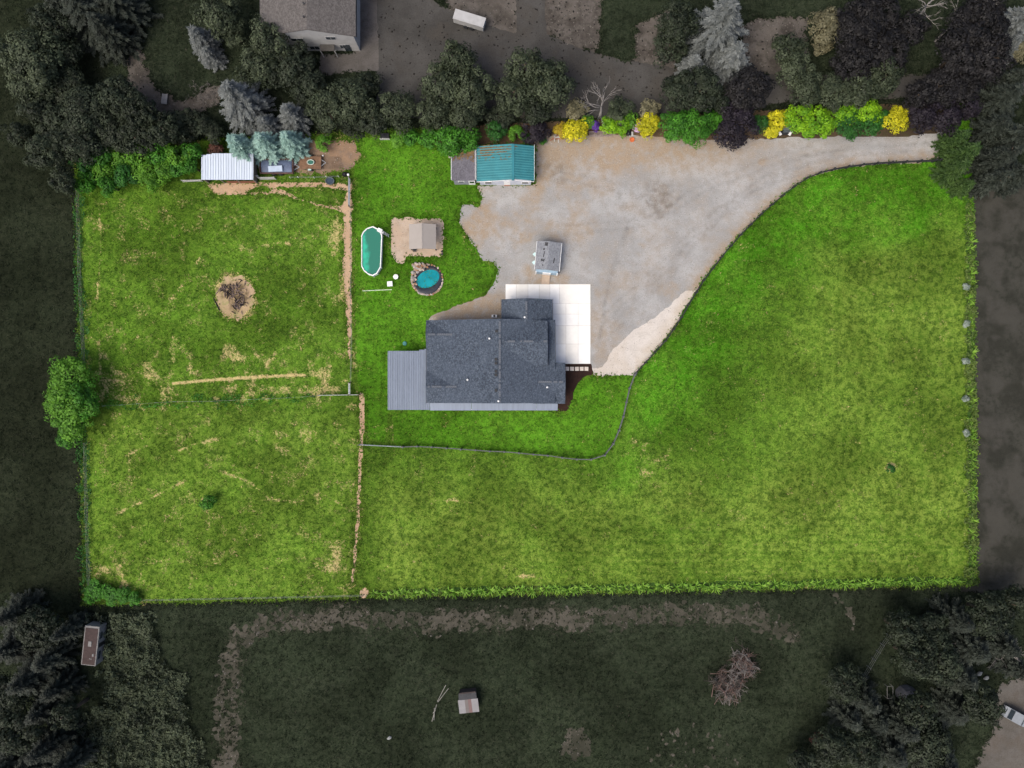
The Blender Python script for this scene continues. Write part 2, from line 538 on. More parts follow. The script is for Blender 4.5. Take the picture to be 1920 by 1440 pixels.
for pts in ([(1760, 275), (1600, 282), (1480, 310), (1380, 370), (1290, 450), (1200, 540), (1125, 600)], [(1760, 262), (1600, 270), (1470, 292), (1350, 340), (1200, 420), (1060, 430)],
            [(1560, 300), (1420, 345), (1330, 420), (1250, 520), (1140, 620)], [(1120, 640), (1140, 520), (1180, 430), (1150, 350), (1060, 330)]):
    for off in (-8, 8):
        stain += sstep(5, 1, np.abs(dline(GU + (n9 - .5) * 30, GV + (n8 - .5) * 8 + off, pts))) * 0.17 * (0.4 + n8)
bdv = fbm(GU / 15, GV / 15, 31, 3)
stain += sstep(34, 20, np.hypot(GU - 441, GV - 555)) * sstep(0.40, 0.52, bdv) * 0.9
stain += inside(GU, GV, [(560, 285), (640, 295), (645, 318), (590, 318)]) * 0.5
dull_t = np.clip(sstep(0.45, 0.65, fbm(GU / 35, GV / 35, 41, 4)), 0, 1)
outer = ~inside(GU, GV, PLOT)
trk = sstep(42, 8, dline(GU, GV, track) + (n8 - .5) * 50)
tint = np.where(outer, dull_t * 0.6, tint)
GZ = (fbm(GU / 22, GV / 22, 51, 4) - 0.5) * 0.10
GX = (GU - 960) * S; GY = (720 - GV) * S

turf = grass_mat('turf', (0.041, 0.091, 0.011), (0.082, 0.172, 0.016), (0.225, 0.302, 0.052), (0.60, 0.47, 0.22), (0.070, 0.240, 0.012))
turf_yard = grass_mat('mown_turf', (0.046, 0.115, 0.011), (0.080, 0.190, 0.015), (0.165, 0.278, 0.032), (0.40, 0.36, 0.12), (0.082, 0.262, 0.013))
grey_turf = grass_mat('grey_turf', (0.0132, 0.0185, 0.0108), (0.0238, 0.0310, 0.0182), (0.049, 0.056, 0.037), (0.085, 0.077, 0.060), (0.019, 0.033, 0.0135))
olive_turf = grass_mat('olive_turf', (0.0125, 0.0165, 0.0095), (0.0205, 0.0255, 0.0150), (0.034, 0.037, 0.024), (0.058, 0.052, 0.037), (0.018, 0.028, 0.012))
MATS = {
    'field_south': grey_turf, 'field_west': olive_turf, 'lawn_north': grey_turf, 'pasture': turf, 'lawn': turf_yard,
    'field_east': earth_mat('grey_fallow', (0.0265, 0.0265, 0.0205), (0.045, 0.044, 0.036), (0.020, 0.021, 0.0155), (0.060, 0.057, 0.049), 1.5, 0.9),
    'bark_bed': earth_mat('bark', (0.055, 0.047, 0.040), (0.105, 0.093, 0.082), (0.035, 0.032, 0.025), (0.13, 0.115, 0.10), 1.8, 0.9),
    'asphalt_lot': earth_mat('asphalt', (0.043, 0.041, 0.038), (0.068, 0.065, 0.061), (0.053, 0.050, 0.046), (0.056, 0.05, 0.043), 0.8, 0.2),
    'concrete_apron': earth_mat('old_concrete', (0.085, 0.078, 0.072), (0.115, 0.105, 0.098), (0.075, 0.068, 0.062), (0.06, 0.052, 0.048), 0.8, 0.2),
    'dirt_track': earth_mat('dull_dirt', (0.036, 0.0355, 0.025), (0.060, 0.056, 0.043), (0.031, 0.033, 0.022), (0.094, 0.085, 0.069), 1.5, 0.9),
    'dirt_yard': earth_mat('pale_dull_dirt', (0.088, 0.080, 0.069), (0.118, 0.109, 0.098), (0.078, 0.07, 0.06), (0.10, 0.085, 0.07), 0.8, 0.4),
    'bare_earth': earth_mat('bare_earth', (0.15, 0.115, 0.09), (0.20, 0.155, 0.12), (0.16, 0.15, 0.05), (0.26, 0.17, 0.11)),
    'gravel_yard': earth_mat('gravel', (0.272, 0.268, 0.260), (0.350, 0.346, 0.338), (0.275, 0.258, 0.238), (0.305, 0.235, 0.165)),
    'pale_gravel': earth_mat('pale_gravel', (0.50, 0.46, 0.42), (0.56, 0.52, 0.475), (0.46, 0.42, 0.375), (0.46, 0.39, 0.31)),
    'sand_pad': earth_mat('sand', (0.40, 0.32, 0.245), (0.46, 0.37, 0.29), (0.33, 0.25, 0.19), (0.44, 0.33, 0.24), 1.6),
    'mulch_bed': earth_mat('mulch', (0.028, 0.016, 0.012), (0.04, 0.022, 0.017), (0.02, 0.012, 0.01), (0.04, 0.02, 0.015), 1.6, 0.9),
    'dirt_path': earth_mat('orange_dirt', (0.40, 0.262, 0.165), (0.48, 0.33, 0.215), (0.30, 0.205, 0.125), (0.44, 0.31, 0.2), 1.6, 0.9),
    'row_bed': earth_mat('shaded_weedy_soil', (0.022, 0.055, 0.010), (0.04, 0.095, 0.014), (0.05, 0.09, 0.018), (0.06, 0.07, 0.02), 1.4),  # weedy ground; west and south strips carry boundary shade in their dark colour
    'shrub_bed': earth_mat('shrub_soil', (0.05, 0.036, 0.024), (0.09, 0.062, 0.038), (0.03, 0.045, 0.014), (0.12, 0.08, 0.045), 1.3),
    'burn_patch': earth_mat('ashy_dirt', (0.34, 0.25, 0.14), (0.42, 0.31, 0.19), (0.20, 0.23, 0.07), (0.42, 0.3, 0.2), 1.4),
}
vid = np.arange((nx + 1) * (ny + 1)).reshape(ny + 1, nx + 1)
quads = np.stack([vid[:-1, :-1], vid[1:, :-1], vid[1:, 1:], vid[:-1, 1:]], -1)
allv = np.stack([GX, GY, GZ], -1).reshape(-1, 3)
bx = np.zeros((ny + 1, nx + 1, 2)); bc = np.zeros((ny + 1, nx + 1))
dh = np.zeros((ny + 1, nx + 1), bool); dv = np.zeros((ny + 1, nx + 1), bool)     # border edges to the right / downward neighbour
dh[1:-1, :-1] = cls[:-1, :] != cls[1:, :]
dv[:-1, 1:-1] = cls[:, :-1] != cls[:, 1:]
XY = allv[:, :2].reshape(ny + 1, nx + 1, 2).copy()
for _ in range(2):
    acc = np.zeros_like(XY); cnt = np.zeros((ny + 1, nx + 1))
    e = dh[:, :-1]; acc[:, :-1] += XY[:, 1:] * e[..., None]; acc[:, 1:] += XY[:, :-1] * e[..., None]; cnt[:, :-1] += e; cnt[:, 1:] += e
    e = dv[:-1, :]; acc[:-1] += XY[1:] * e[..., None]; acc[1:] += XY[:-1] * e[..., None]; cnt[:-1] += e; cnt[1:] += e
    k2 = cnt == 2
    XY[k2] = XY[k2] * 0.45 + 0.55 * acc[k2] / 2
allv[:, :2] = XY.reshape(-1, 2)
att_all = {k: a.reshape(-1).astype(np.float32) for k, a in dict(dry=np.where(outer, dull_t * 0.2 + trk * 0.42, dry), lush=np.where(outer, 0.2, lush), pale=np.where(outer, n9 * 0.7, pale), tint=tint, stain=stain).items()}
for i, nm in enumerate(_names):
    q = quads[cls == i]
    if not len(q): continue
    used, inv = np.unique(q.ravel(), return_inverse=True)
    need = ('dry', 'lush', 'pale') if nm in ('field_south', 'field_west', 'lawn_north', 'pasture', 'lawn') else ('tint', 'stain')
    me = np_mesh(nm, allv[used], inv.reshape(-1, 4), MATS[nm], {k: att_all[k][used] for k in need}, True)
    tag(link(nm, me), kind='structure')
# land that goes on beyond the surveyed part
xa, xb, ya, yb = GX.min(), GX.max(), GY.min(), GY.max()
B = 900
g = MB()
g.add([(-B, -B, -.03), (B, -B, -.03), (B, ya, -.03), (-B, ya, -.03)], [(0, 1, 2, 3)])
g.add([(-B, yb, -.03), (B, yb, -.03), (B, B, -.03), (-B, B, -.03)], [(0, 1, 2, 3)])
g.add([(-B, ya, -.03), (xa, ya, -.03), (xa, yb, -.03), (-B, yb, -.03)], [(0, 1, 2, 3)])
g.add([(xb, ya, -.03), (B, ya, -.03), (B, yb, -.03), (xb, yb, -.03)], [(0, 1, 2, 3)])
tag(g.build('ground', grey_turf), kind='structure')


def grid_at(U, V):
    i = np.clip(((V - V0) / (V1 - V0) * ny).astype(int), 0, ny - 1); j = np.clip(((U - U0) / (U1 - U0) * nx).astype(int), 0, nx - 1)
    return i, j


def tufts(name, classes, count, mat, size, seed, label, cat):
    """short blades standing in the turf, one mass"""
    r = np.random.default_rng(seed)
    U = r.uniform(U0 + 10, U1 - 10, count); V = r.uniform(V0 + 10, V1 - 10, count)
    i, j = grid_at(U, V)
    ok = np.isin(cls[i, j], [_names.index(c) for c in classes])
    U, V, i, j = U[ok], V[ok], i[ok], j[ok]
    keep = r.random(len(U)) < 0.25 + 0.9 * fbm(U / 12, V / 12, seed, 3)
    U, V, i, j = U[keep], V[keep], i[keep], j[keep]
    # extra blades where the turf meets bare ground
    ids = [_names.index(c) for c in classes]
    g_ = np.isin(cls, ids); e_ = np.zeros_like(g_)
    for (a, b) in ((1, 0), (-1, 0), (0, 1), (0, -1), (2, 0), (0, 2), (-2, 0), (0, -2)): e_ |= ~np.roll(np.roll(g_, a, 0), b, 1)
    ei, ej = np.nonzero(g_ & e_); ei = np.repeat(ei, 4); ej = np.repeat(ej, 4)
    Ue = CU[ei, ej] + r.normal(0, 3.0, len(ei)); Ve = CV[ei, ej] + r.normal(0, 3.0, len(ei))
    ke = r.random(len(ei)) < 0.15 + 1.1 * (fbm(Ue / 7, Ve / 7, seed + 9, 2) - 0.15)
    hard = inside(Ue, Ve, [(800, 555), (1112, 525), (1112, 700), (1062, 760), (800, 770)])
    ke &= ~hard
    U = np.concatenate([U, Ue[ke]]); V = np.concatenate([V, Ve[ke]]); i = np.concatenate([i, ei[ke]]); j = np.concatenate([j, ej[ke]])
    n = len(U)
    base = np.stack([(U - 960) * S, (720 - V) * S, GZ[i, j]], -1)
    idx = vid[i, j]
    vs, at = [], {k: [] for k in ('dry', 'lush', 'pale')}
    jit = {'dry': r.normal(0, 0.16, n), 'lush': r.normal(0, 0.2, n), 'pale': r.normal(0.05, 0.3, n)}
    for b in range(3):
        a = r.uniform(0, 2 * np.pi, n); sz = size * r.uniform(0.5, 1.3, n)
        d = np.stack([np.cos(a), np.sin(a), np.zeros(n)], -1); pdir = np.stack([-d[:, 1], d[:, 0], np.zeros(n)], -1)
        tip = base + d * (sz * 0.9)[:, None] + np.stack([np.zeros(n), np.zeros(n), sz * 0.7], -1)
        vs += [base - pdir * (sz * .28)[:, None], base + pdir * (sz * .28)[:, None], tip]
        for k in at: at[k] += [np.clip(att_all[k][idx] + jit[k], 0, 1)] * 3
    vs = np.stack(vs, 1).reshape(-1, 3)
    fs = np.arange(len(vs)).reshape(-1, 3)
    me = np_mesh(name, vs, fs, mat, {k: np.stack(a, 1).reshape(-1) for k, a in at.items()})
    tag(link(name, me), label, cat, kind='stuff')


tufts('grass', ['pasture', 'lawn', 'row_bed'], 150000, turf, 0.24, 3, 'uneven green and straw coloured grass blades covering the fenced plot', 'grass')
tufts('field_grass', ['field_south', 'field_west', 'lawn_north', 'dirt_track'], 110000, grey_turf, 0.28, 4, 'dark grey green grass blades of the fields around the plot', 'grass')


def chips(name, classes, count, mat, lo, hi, seed, label, cat):
    """loose bits lying on bare ground, one mass"""
    r = np.random.default_rng(seed)
    U = r.uniform(U0, U1, count); V = r.uniform(V0, V1, count)
    i, j = grid_at(U, V)
    ok = np.isin(cls[i, j], [_names.index(c) for c in classes]) & (r.random(count) < 1.5 * fbm(U / 14, V / 14, seed, 3) - 0.1)
    U, V, i, j = U[ok], V[ok], i[ok], j[ok]; n = len(U)
    c = np.stack([(U - 960) * S, (720 - V) * S, GZ[i, j]], -1)
    a = r.uniform(0, 6.28, n); sz = r.uniform(lo, hi, n); w = sz * r.uniform(0.3, 0.9, n)
    d = np.stack([np.cos(a), np.sin(a), 0 * a], -1) * sz[:, None]; p = np.stack([-np.sin(a), np.cos(a), 0 * a], -1) * w[:, None]
    up = np.stack([0 * a, 0 * a, w * 0.7], -1)
    vs = np.stack([c - d, c - p, c + d, c + p, c + up], 1).reshape(-1, 3)
    b = np.arange(n)[:, None] * 5
    fs = np.concatenate([b + np.array([k, (k + 1) % 4, 4]) for k in range(4)])
    tag(link(name, np_mesh(name, vs, fs, mat)), label, cat, kind='stuff')


chips('pale_bark_chips', ['bark_bed', 'dirt_track'], 42000, paint('pale_chip', (0.145, 0.132, 0.115), .95, .4, 2), .05, .22, 81, 'pale bark chips and clods on the grey beds and the worn track', 'bark chips')
chips('dark_bark_chips', ['bark_bed', 'asphalt_lot'], 30000, paint('dark_chip', (0.02, 0.018, 0.015), .95, .4, 2), .06, .25, 82, 'dark debris on the grey beds and the asphalt lot', 'debris')
chips('dark_pebbles', ['gravel_yard', 'pale_gravel', 'sand_pad', 'bare_earth', 'dirt_path'], 90000, paint('dark_pebble', (0.19, 0.175, 0.16), .95, .4, 2), .03, .08, 83, 'dark stones scattered through the gravel yard', 'pebbles')
chips('pale_pebbles', ['gravel_yard', 'sand_pad', 'bare_earth', 'dirt_path'], 90000, paint('pale_pebble', (0.46, 0.44, 0.42), .95, .3, 2), .03, .08, 84, 'pale stones scattered through the gravel yard', 'pebbles')


# ---------------------------------------------------------------- plants
def leaf_mesh(name, c, a, b, tone, mat):
    """c centres, a half long axis, b half short axis -> rhombic leaves"""
    vs = np.stack([c - a, c + b, c + a, c - b], 1).reshape(-1, 3)
    fs = np.arange(len(vs)).reshape(-1, 4)
    return np_mesh(name, vs, fs, mat, {'tone': np.repeat(tone, 4)})


def unit(x): return x / (np.linalg.norm(x, axis=-1, keepdims=True) + 1e-9)


def broad_crown(name, mat, r, nclump, per, leaf, seed, flat=0.75, lump=0.24):
    """crown of radius r centred on the origin, made of leafy clumps with gaps between"""
    g = np.random.default_rng(seed)
    d = unit(g.normal(size=(nclump, 3))); d[:, 2] = np.abs(d[:, 2]) * 1.1 - 0.3
    d = unit(d)
    ang = np.arctan2(d[:, 1], d[:, 0])
    lobe = 0.86 + 0.11 * np.sin(ang * 3 + g.uniform(0, 6)) + 0.09 * np.sin(ang * 5 + g.uniform(0, 6))
    rad = g.uniform(0.4, 1.0, nclump) ** 0.6 * lobe
    cc = d * rad[:, None] * r
    cc[:, 2] *= flat
    cc[:, 2] += g.normal(size=nclump) * 0.10 * r
    cr = r * g.uniform(0.6, 1.25, nclump) * lump
    ctone = g.uniform(0, 1, nclump)
    k = np.repeat(np.arange(nclump), per); n = len(k)
    ld = unit(g.normal(size=(n, 3))); ld[:, 2] = np.abs(ld[:, 2]) * 1.2 - 0.35; ld = unit(ld)
    pos = cc[k] + ld * (cr[k] * g.uniform(0.7, 1.1, n))[:, None]
    nrm = unit(ld * 1.1 + unit(cc[k]) * 0.3 + np.array([0, 0, 0.3]) + g.normal(size=(n, 3)) * 0.32)
    t = unit(np.cross(nrm, g.normal(size=(n, 3)))); bt = np.cross(nrm, t)
    s = leaf * g.uniform(0.6, 1.35, n)
    tone = np.clip(ctone[k] * 0.62 + g.random(n) ** 1.5 * 0.55 - 0.05, 0, 1)
    return leaf_mesh(name, pos, t * s[:, None], bt * (s * 0.55)[:, None], tone, mat)


def needle_crown(name, mat, r, h, seed, layers=15, droop=0.35, spray=0.3, bare=0.1):
    """conifer crown from the ground point: whorls of drooping branches carrying sprays"""
    g = np.random.default_rng(seed)
    C, A, Bv, T = [], [], [], []
    for i in range(layers):
        t = i / (layers - 1)
        z = h * (bare + (1 - bare) * t)
        L = r * ((1 - t) ** 0.75 * 0.95 + 0.06)
        nb = int(6 + 6 * (1 - t))
        off = g.uniform(0, 6.28)
        for b in range(nb):
            a = off + b * 2 * math.pi / nb + g.normal() * 0.18
            l = L * g.uniform(0.72, 1.12)
            ns = max(4, int(l / spray * 2.6))
            s = (np.arange(ns) + 0.6) / ns
            dr = droop * g.uniform(0.6, 1.3)
            px = np.cos(a) * l * s; py = np.sin(a) * l * s
            pz = z - dr * l * s ** 1.4 + 0.14 * l * s ** 3
            bt = g.uniform(0, 1)
            for side in (-1, 0, 1):
                aa = a + side * g.uniform(0.5, 0.95, ns) + g.normal(size=ns) * 0.12
                ln = spray * (0.65 + 0.75 * (1 - s)) * g.uniform(0.7, 1.3, ns)
                d = np.stack([np.cos(aa), np.sin(aa), g.normal(size=ns) * 0.2 - 0.18], -1); d = unit(d)
                nr = unit(np.stack([g.normal(size=ns) * .35, g.normal(size=ns) * .35, np.ones(ns)], -1))
                w = np.cross(nr, d)
                C.append(np.stack([px, py, pz], -1) + d * ln[:, None]); A.append(d * ln[:, None]); Bv.append(w * (ln * 0.3)[:, None])
                T.append(np.clip(bt * 0.5 + 0.45 * s * g.uniform(.6, 1.1, ns) + g.random(ns) * 0.15, 0, 1))
    return leaf_mesh(name, np.concatenate(C), np.concatenate(A), np.concatenate(Bv), np.concatenate(T), mat)


LEAF = {
    'green': ((0.017, 0.070, 0.008), (0.085, 0.29, 0.020)), 'deep': ((0.014, 0.062, 0.012), (0.042, 0.165, 0.020)),
    'lime': ((0.055, 0.175, 0.006), (0.29, 0.53, 0.012)), 'yellow': ((0.19, 0.21, 0.006), (0.78, 0.69, 0.02)),
    'gold': ((0.22, 0.16, 0.012), (0.48, 0.36, 0.03)), 'plum': ((0.008, 0.006, 0.009), (0.036, 0.029, 0.041)),
    'spruce': ((0.12, 0.22, 0.19), (0.40, 0.58, 0.52)), 'redbrown': ((0.05, 0.022, 0.015), (0.14, 0.06, 0.04)),
    'violet': ((0.05, 0.015, 0.16), (0.22, 0.11, 0.5)), 'pink': ((0.45, 0.25, 0.5), (0.85, 0.72, 0.88)),
    'pine': ((0.011, 0.032, 0.008), (0.072, 0.130, 0.028)), 'bush': ((0.04, 0.13, 0.010), (0.16, 0.36, 0.030)),
    'silver': ((0.12, 0.17, 0.12), (0.42, 0.47, 0.42)),
    'grey': ((0.0090, 0.0150, 0.0068), (0.106, 0.132, 0.074)), 'greydark': ((0.0052, 0.0086, 0.0046), (0.056, 0.073, 0.042)),
    'greyblue': ((0.055, 0.063, 0.061), (0.26, 0.28, 0.275)), 'greyplum': ((0.0058, 0.0054, 0.0058), (0.0265, 0.0250, 0.0260)),
    'greyolive': ((0.085, 0.08, 0.045), (0.27, 0.25, 0.15)), 'greypine': ((0.0048, 0.0072, 0.005), (0.066, 0.080, 0.062)),
}
BARK = paint('bark_wood', (0.10, 0.075, 0.055), 0.95, 0.4, 3)
PALE_BARK = paint('dead_wood', (0.27, 0.25, 0.235), 0.9, 0.3, 3)
for k_, (a_, b_) in LEAF.items(): leaf_mat('leaf_' + k_, a_, b_)
NEEDLE = {'spruce', 'greyblue', 'pine', 'greypine'}
_crowns = {}


def crown_for(kind, r, h):
    """pick a shared crown mesh of the right size class"""
    c = min([1.0, 1.6, 2.4, 3.4, 4.8, 6.4, 8.2], key=lambda x: abs(x - r))
    var = random.randrange(2)
    key = (kind, c, var)
    if key not in _crowns:
        m = _mats['leaf_' + kind]; sd = abs(hash((len(_crowns), 5))) % 9999
        nm = 'crown'
        if kind in NEEDLE:
            lay_n = int(9 + c * 1.7)
            _crowns[key] = needle_crown(nm, m, c, c * 2.1, sd, lay_n, droop=0.28 if 'pine' in kind else 0.38, spray=0.20 + 0.025 * c)
        else:
            ncl = int(14 + c * c * 4.2)
            lf = 0.15 + 0.012 * c
            _crowns[key] = broad_crown(nm, m, c, min(ncl, 170), int(44 + 9 * c), lf, sd, flat=0.8 if c > 2 else 0.9, lump=0.46 / (c ** 0.45))
    return _crowns[key], c


_trunks = {}


def trunk_mesh(pale=False):
    k = (pale, random.randrange(3))
    if k not in _trunks:
        m = MB()
        m.tube([(0, 0, -0.1), (0.03, 0.02, 0.35), (0.0, 0.05, 0.7), (0.02, 0.0, 1.0)], [0.075, 0.055, 0.045, 0.03], 7)
        for q in range(5):
            a = random.uniform(0, 6.28); z0 = random.uniform(0.35, 0.8)
            m.tube([(0.01, 0.02, z0), (math.cos(a) * 0.12, math.sin(a) * 0.12, z0 + 0.13), (math.cos(a) * 0.24, math.sin(a) * 0.24, z0 + 0.2)], [0.028, 0.018, 0.008], 5)
        _trunks[k] = m.mesh('trunk', PALE_BARK if pale else BARK, True)
    return _trunks[k]


def tree(u, v, rpx, kind, label, group=None, cat='tree', h=None, name=None):
    """a tree or shrub whose crown is measured at plan (u, v) with radius rpx"""
    r0 = rpx * S
    needle = kind in NEEDLE
    if h is None: h = r0 * (2.3 if needle else 1.55) + (0.6 if cat == 'tree' else 0.1)
    zc = h * (0.45 if needle else 0.62)
    r = r0 * (1 - zc / ALT)
    p = P(u, v, zc)
    cm, c = crown_for(kind, r, h)
    root = empty(name or ('shrub' if cat == 'shrub' else 'conifer' if needle else 'broadleaf_tree'), (p.x, p.y, 0), label, cat, group)
    rz = random.uniform(0, 6.28)
    if needle:
        link('crown', cm, root, (0, 0, 0), (0, 0, rz), (r / c, r / c, h / (c * 2.1)))
        link('trunk', trunk_mesh(), root, (0, 0, 0), (0, 0, rz), (h * 0.35, h * 0.35, h * 0.97))
    else:
        zs = min((h - zc) / (c * 0.85), r / c * 1.25)
        link('crown', cm, root, (0, 0, zc), (0, 0, rz), (r / c * random.uniform(.94, 1.06), r / c * random.uniform(.94, 1.06), zs))
        link('trunk', trunk_mesh(), root, (0, 0, 0), (0, 0, rz), (h * 0.6, h * 0.6, h * 0.8))
    return root


# ---- green shrubs and trees inside the plot, along its north side
THK = 'leafy green shrub in the thicket west of the silver-roofed shelter'
for (a, b, r) in [(162, 305, 26), (160, 342, 24), (192, 292, 24), (196, 325, 26), (228, 300, 28), (235, 332, 24), (262, 292, 24), (270, 322, 26), (300, 290, 24),
                  (305, 318, 24), (335, 292, 22), (338, 318, 20), (362, 288, 20), (205, 348, 18), (285, 342, 18), (362, 312, 16)]:
    tree(a, b, r, random.choice(['green', 'green', 'deep', 'bush']), THK, 'shrubs of the northwest thicket', 'shrub', h=random.uniform(3.0, 4.6))
tree(403, 278, 13, 'redbrown', 'small reddish brown shrub between the thicket and the blue spruce', cat='shrub')
tree(452, 276, 34, 'spruce', 'pale blue green spruce overhanging the silver-roofed shelter', h=7.5, name='blue_spruce')
tree(500, 272, 36, 'spruce', 'pale blue green spruce drooping over the loaded trailer', h=7.5, name='blue_spruce')
tree(546, 268, 32, 'spruce', 'pale blue green spruce nearest the wooden trailer deck', h=6.5, name='blue_spruce')
tree(607, 268, 17, 'bush', 'low yellowish green shrub at the fence north of the wooden trailer deck', cat='shrub')
tree(745, 262, 15, 'bush', 'small bright green shrub beside the black box planter', cat='shrub')
tree(772, 260, 17, 'green', 'low green shrub between the box planter and the big leafy tree', cat='shrub')
tree(805, 258, 22, 'green', 'leafy green shrub west of the big tree by the grey shed', cat='shrub')
tree(845, 262, 32, 'green', 'large bright green leafy tree touching the grey shed roof', h=5.2)
tree(882, 264, 24, 'green', 'leafy green shrub behind the joint of the two sheds', cat='shrub', h=4.2)
tree(930, 247, 20, 'deep', 'dark green shrub behind the teal roof west half', cat='shrub', h=3)
tree(968, 250, 17, 'bush', 'green shrub behind the teal roof ridge', cat='shrub')
tree(1002, 246, 26, 'plum', 'dark purple leaved shrub behind the east end of the teal roof', cat='shrub', h=3)
tree(986, 259, 9, 'green', 'small green plant behind the teal roof near its east end', cat='shrub')
tree(1016, 262, 9, 'green', 'small green plant off the northeast corner of the teal roof', cat='shrub')
tree(1052, 246, 15, 'gold', 'golden brown shrub beside the red timber stack', cat='shrub')
tree(1079, 243, 25, 'yellow', 'bright yellow shrub between the red timber stack and the pallets', cat='shrub')
tree(1114, 236, 11, 'violet', 'deep purple flowering shrub behind the pallets', cat='shrub')
tree(1142, 237, 18, 'lime', 'lime green shrub behind the middle of the pallets', cat='shrub')
tree(1164, 236, 17, 'lime', 'lime green shrub behind the east end of the pallets', cat='shrub')
tree(1194, 238, 9, 'pink', 'pale pink flowering shrub beside the black drum', cat='shrub')
tree(1217, 236, 26, 'yellow', 'bright yellow shrub east of the pink flowers', cat='shrub')
tree(1262, 238, 30, 'green', 'bright green tree next to the yellow shrub at the gravel edge', h=5)
tree(1302, 242, 36, 'green', 'broad bright green tree leaning over the gravel yard', h=5.5)
tree(1335, 228, 22, 'green', 'leafy green shrub between the broad green tree and the dark purple tree', cat='shrub', h=3.2)
tree(1383, 238, 42, 'plum', 'big dark purple tree at the north edge of the drive', h=5)
tree(1445, 243, 15, 'yellow', 'small yellow green shrub just west of the parked cart', cat='shrub')
tree(1560, 222, 22, 'lime', 'lime green shrub between the large lime shrub and the dark green one', cat='shrub', h=3)
tree(1425, 232, 17, 'deep', 'dark green shrub just east of the big dark purple tree', cat='shrub', h=2.4)
tree(1655, 224, 18, 'deep', 'dark green shrub touching the west side of the golden shrub', cat='shrub', h=2.4)
tree(1180, 226, 16, 'bush', 'green shrub behind the pale pink flowers', cat='shrub', h=2)
tree(1100, 228, 13, 'bush', 'green shrub between the yellow shrub and the purple flowers', cat='shrub', h=1.8)
tree(1462, 226, 22, 'yellow', 'yellow green shrub behind the parked cart', cat='shrub')
tree(1498, 224, 30, 'lime', 'lime green shrub northeast of the parked cart', cat='shrub')
tree(1530, 232, 31, 'lime', 'large lime green shrub on the north side of the drive', cat='shrub', h=4)
tree(1590, 214, 24, 'lime', 'lime green shrub behind the dark green hedge shrub', cat='shrub', h=3.6)
tree(1630, 212, 25, 'lime', 'lime green shrub between the dark green shrub and the golden one', cat='shrub', h=3.6)
tree(1592, 236, 27, 'deep', 'dark green shrub at the drive edge below the lime shrubs', cat='shrub')
tree(1632, 234, 22, 'deep', 'dark green shrub just west of the golden shrub', cat='shrub')
tree(1681, 224, 25, 'yellow', 'golden yellow shrub beside the purple trees near the drive mouth', cat='shrub')
tree(1730, 218, 30, 'plum', 'dark purple tree just east of the golden shrub', h=4.5)
tree(1772, 220, 34, 'plum', 'dark purple tree hanging over the drive mouth', h=5)
tree(1812, 205, 22, 'plum', 'dark purple tree in the northeast corner of the plot', h=4.5)
tree(1790, 262, 26, 'pine', 'dark green conifer just north of the drive mouth centre', h=6)
tree(1803, 290, 34, 'pine', 'large dark green conifer filling the drive mouth', h=7)
tree(1788, 318, 28, 'pine', 'dark green conifer at the east end of the rail fence', h=6)
tree(1806, 350, 20, 'pine', 'small dark green conifer southeast of the rail fence end', h=4)
tree(132, 705, 42, 'bush', 'north half of the big round bush on the west boundary', cat='shrub', h=6, name='round_bush')
tree(150, 748, 42, 'green', 'east lobe of the big bush on the west boundary', cat='shrub', h=6, name='round_bush')
tree(120, 752, 38, 'bush', 'west lobe of the big bush on the west boundary', cat='shrub', h=5.6, name='round_bush')
tree(138, 796, 34, 'bush', 'south half of the big bush on the west boundary', cat='shrub', h=5, name='round_bush')
tree(133, 758, 46, 'bush', 'round crown in the middle of the big bush on the west boundary', cat='shrub', h=6.6, name='round_bush')
tree(124, 826, 17, 'green', 'small green shrub at the south tip of the west boundary bush', cat='shrub')
tree(389, 941, 16, 'green', 'lone green shrub in the southwest paddock', cat='shrub')
tree(1670, 879, 8, 'deep', 'small round green shrub in a ring of bare soil, east pasture', cat='shrub')
for (a, b, r) in [(180, 1108, 20), (206, 1112, 20), (232, 1116, 16), (252, 1122, 12), (168, 1120, 12)]:
    tree(a, b, r, 'green', 'bright green bramble shrub in the southwest corner of the plot', 'southwest corner brambles', 'shrub', h=1.5)

# ---- the grey wooded surroundings, north
G1 = 'dark grey green tree in the dense wood northwest of the plot'
for (a, b, r) in [(120, 165, 50), (165, 210, 55), (215, 240, 45), (105, 230, 45), (260, 262, 34), (90, 285, 40), (70, 205, 35), (225, 185, 42), (150, 265, 44),
                  (265, 215, 36), (310, 245, 30), (120, 340, 25), (40, 255, 26), (110, 100, 40), (95, 45, 40)]:
    tree(a, b, r, 'greydark', G1, 'trees of the northwest wood', h=random.uniform(5, 8))
tree(62, 110, 62, 'grey', 'large pale grey green tree at the western edge of the northwest wood', h=9)
tree(58, 160, 42, 'grey', 'pale grey green tree below the large one at the western wood edge', h=7)
for i_, (a, b, r) in enumerate([(165, 25, 75), (215, 5, 60), (120, 10, 50), (205, 60, 45)]):
    tree(a, b, r, 'greypine', 'dark feathery conifer in the top left corner', 'conifers of the top left corner', h=9)
for (a, b, r) in [(325, 238, 26), (352, 228, 26), (378, 236, 24), (345, 258, 20), (400, 250, 20)]:
    tree(a, b, r, 'greydark', 'dark fan-leaved shrub west of the grey blue spruces', 'fan-leaved shrubs by the spruces', 'shrub')
tree(412, 28, 42, 'grey', 'grey green tree standing left of the neighbouring house', h=7)
tree(440, 62, 26, 'grey', 'small grey green tree just below the tree left of the house', h=4.5)
tree(378, 75, 30, 'greyblue', 'silvery blue spruce leaning on the lawn left of the house', h=6.5, name='grey_spruce')
tree(396, 106, 24, 'greyblue', 'small silvery spruce at the lower end of the leaning one', h=4.5, name='grey_spruce')
tree(505, 82, 42, 'grey', 'olive grey tree covering the west corner of the neighbouring house', h=8)
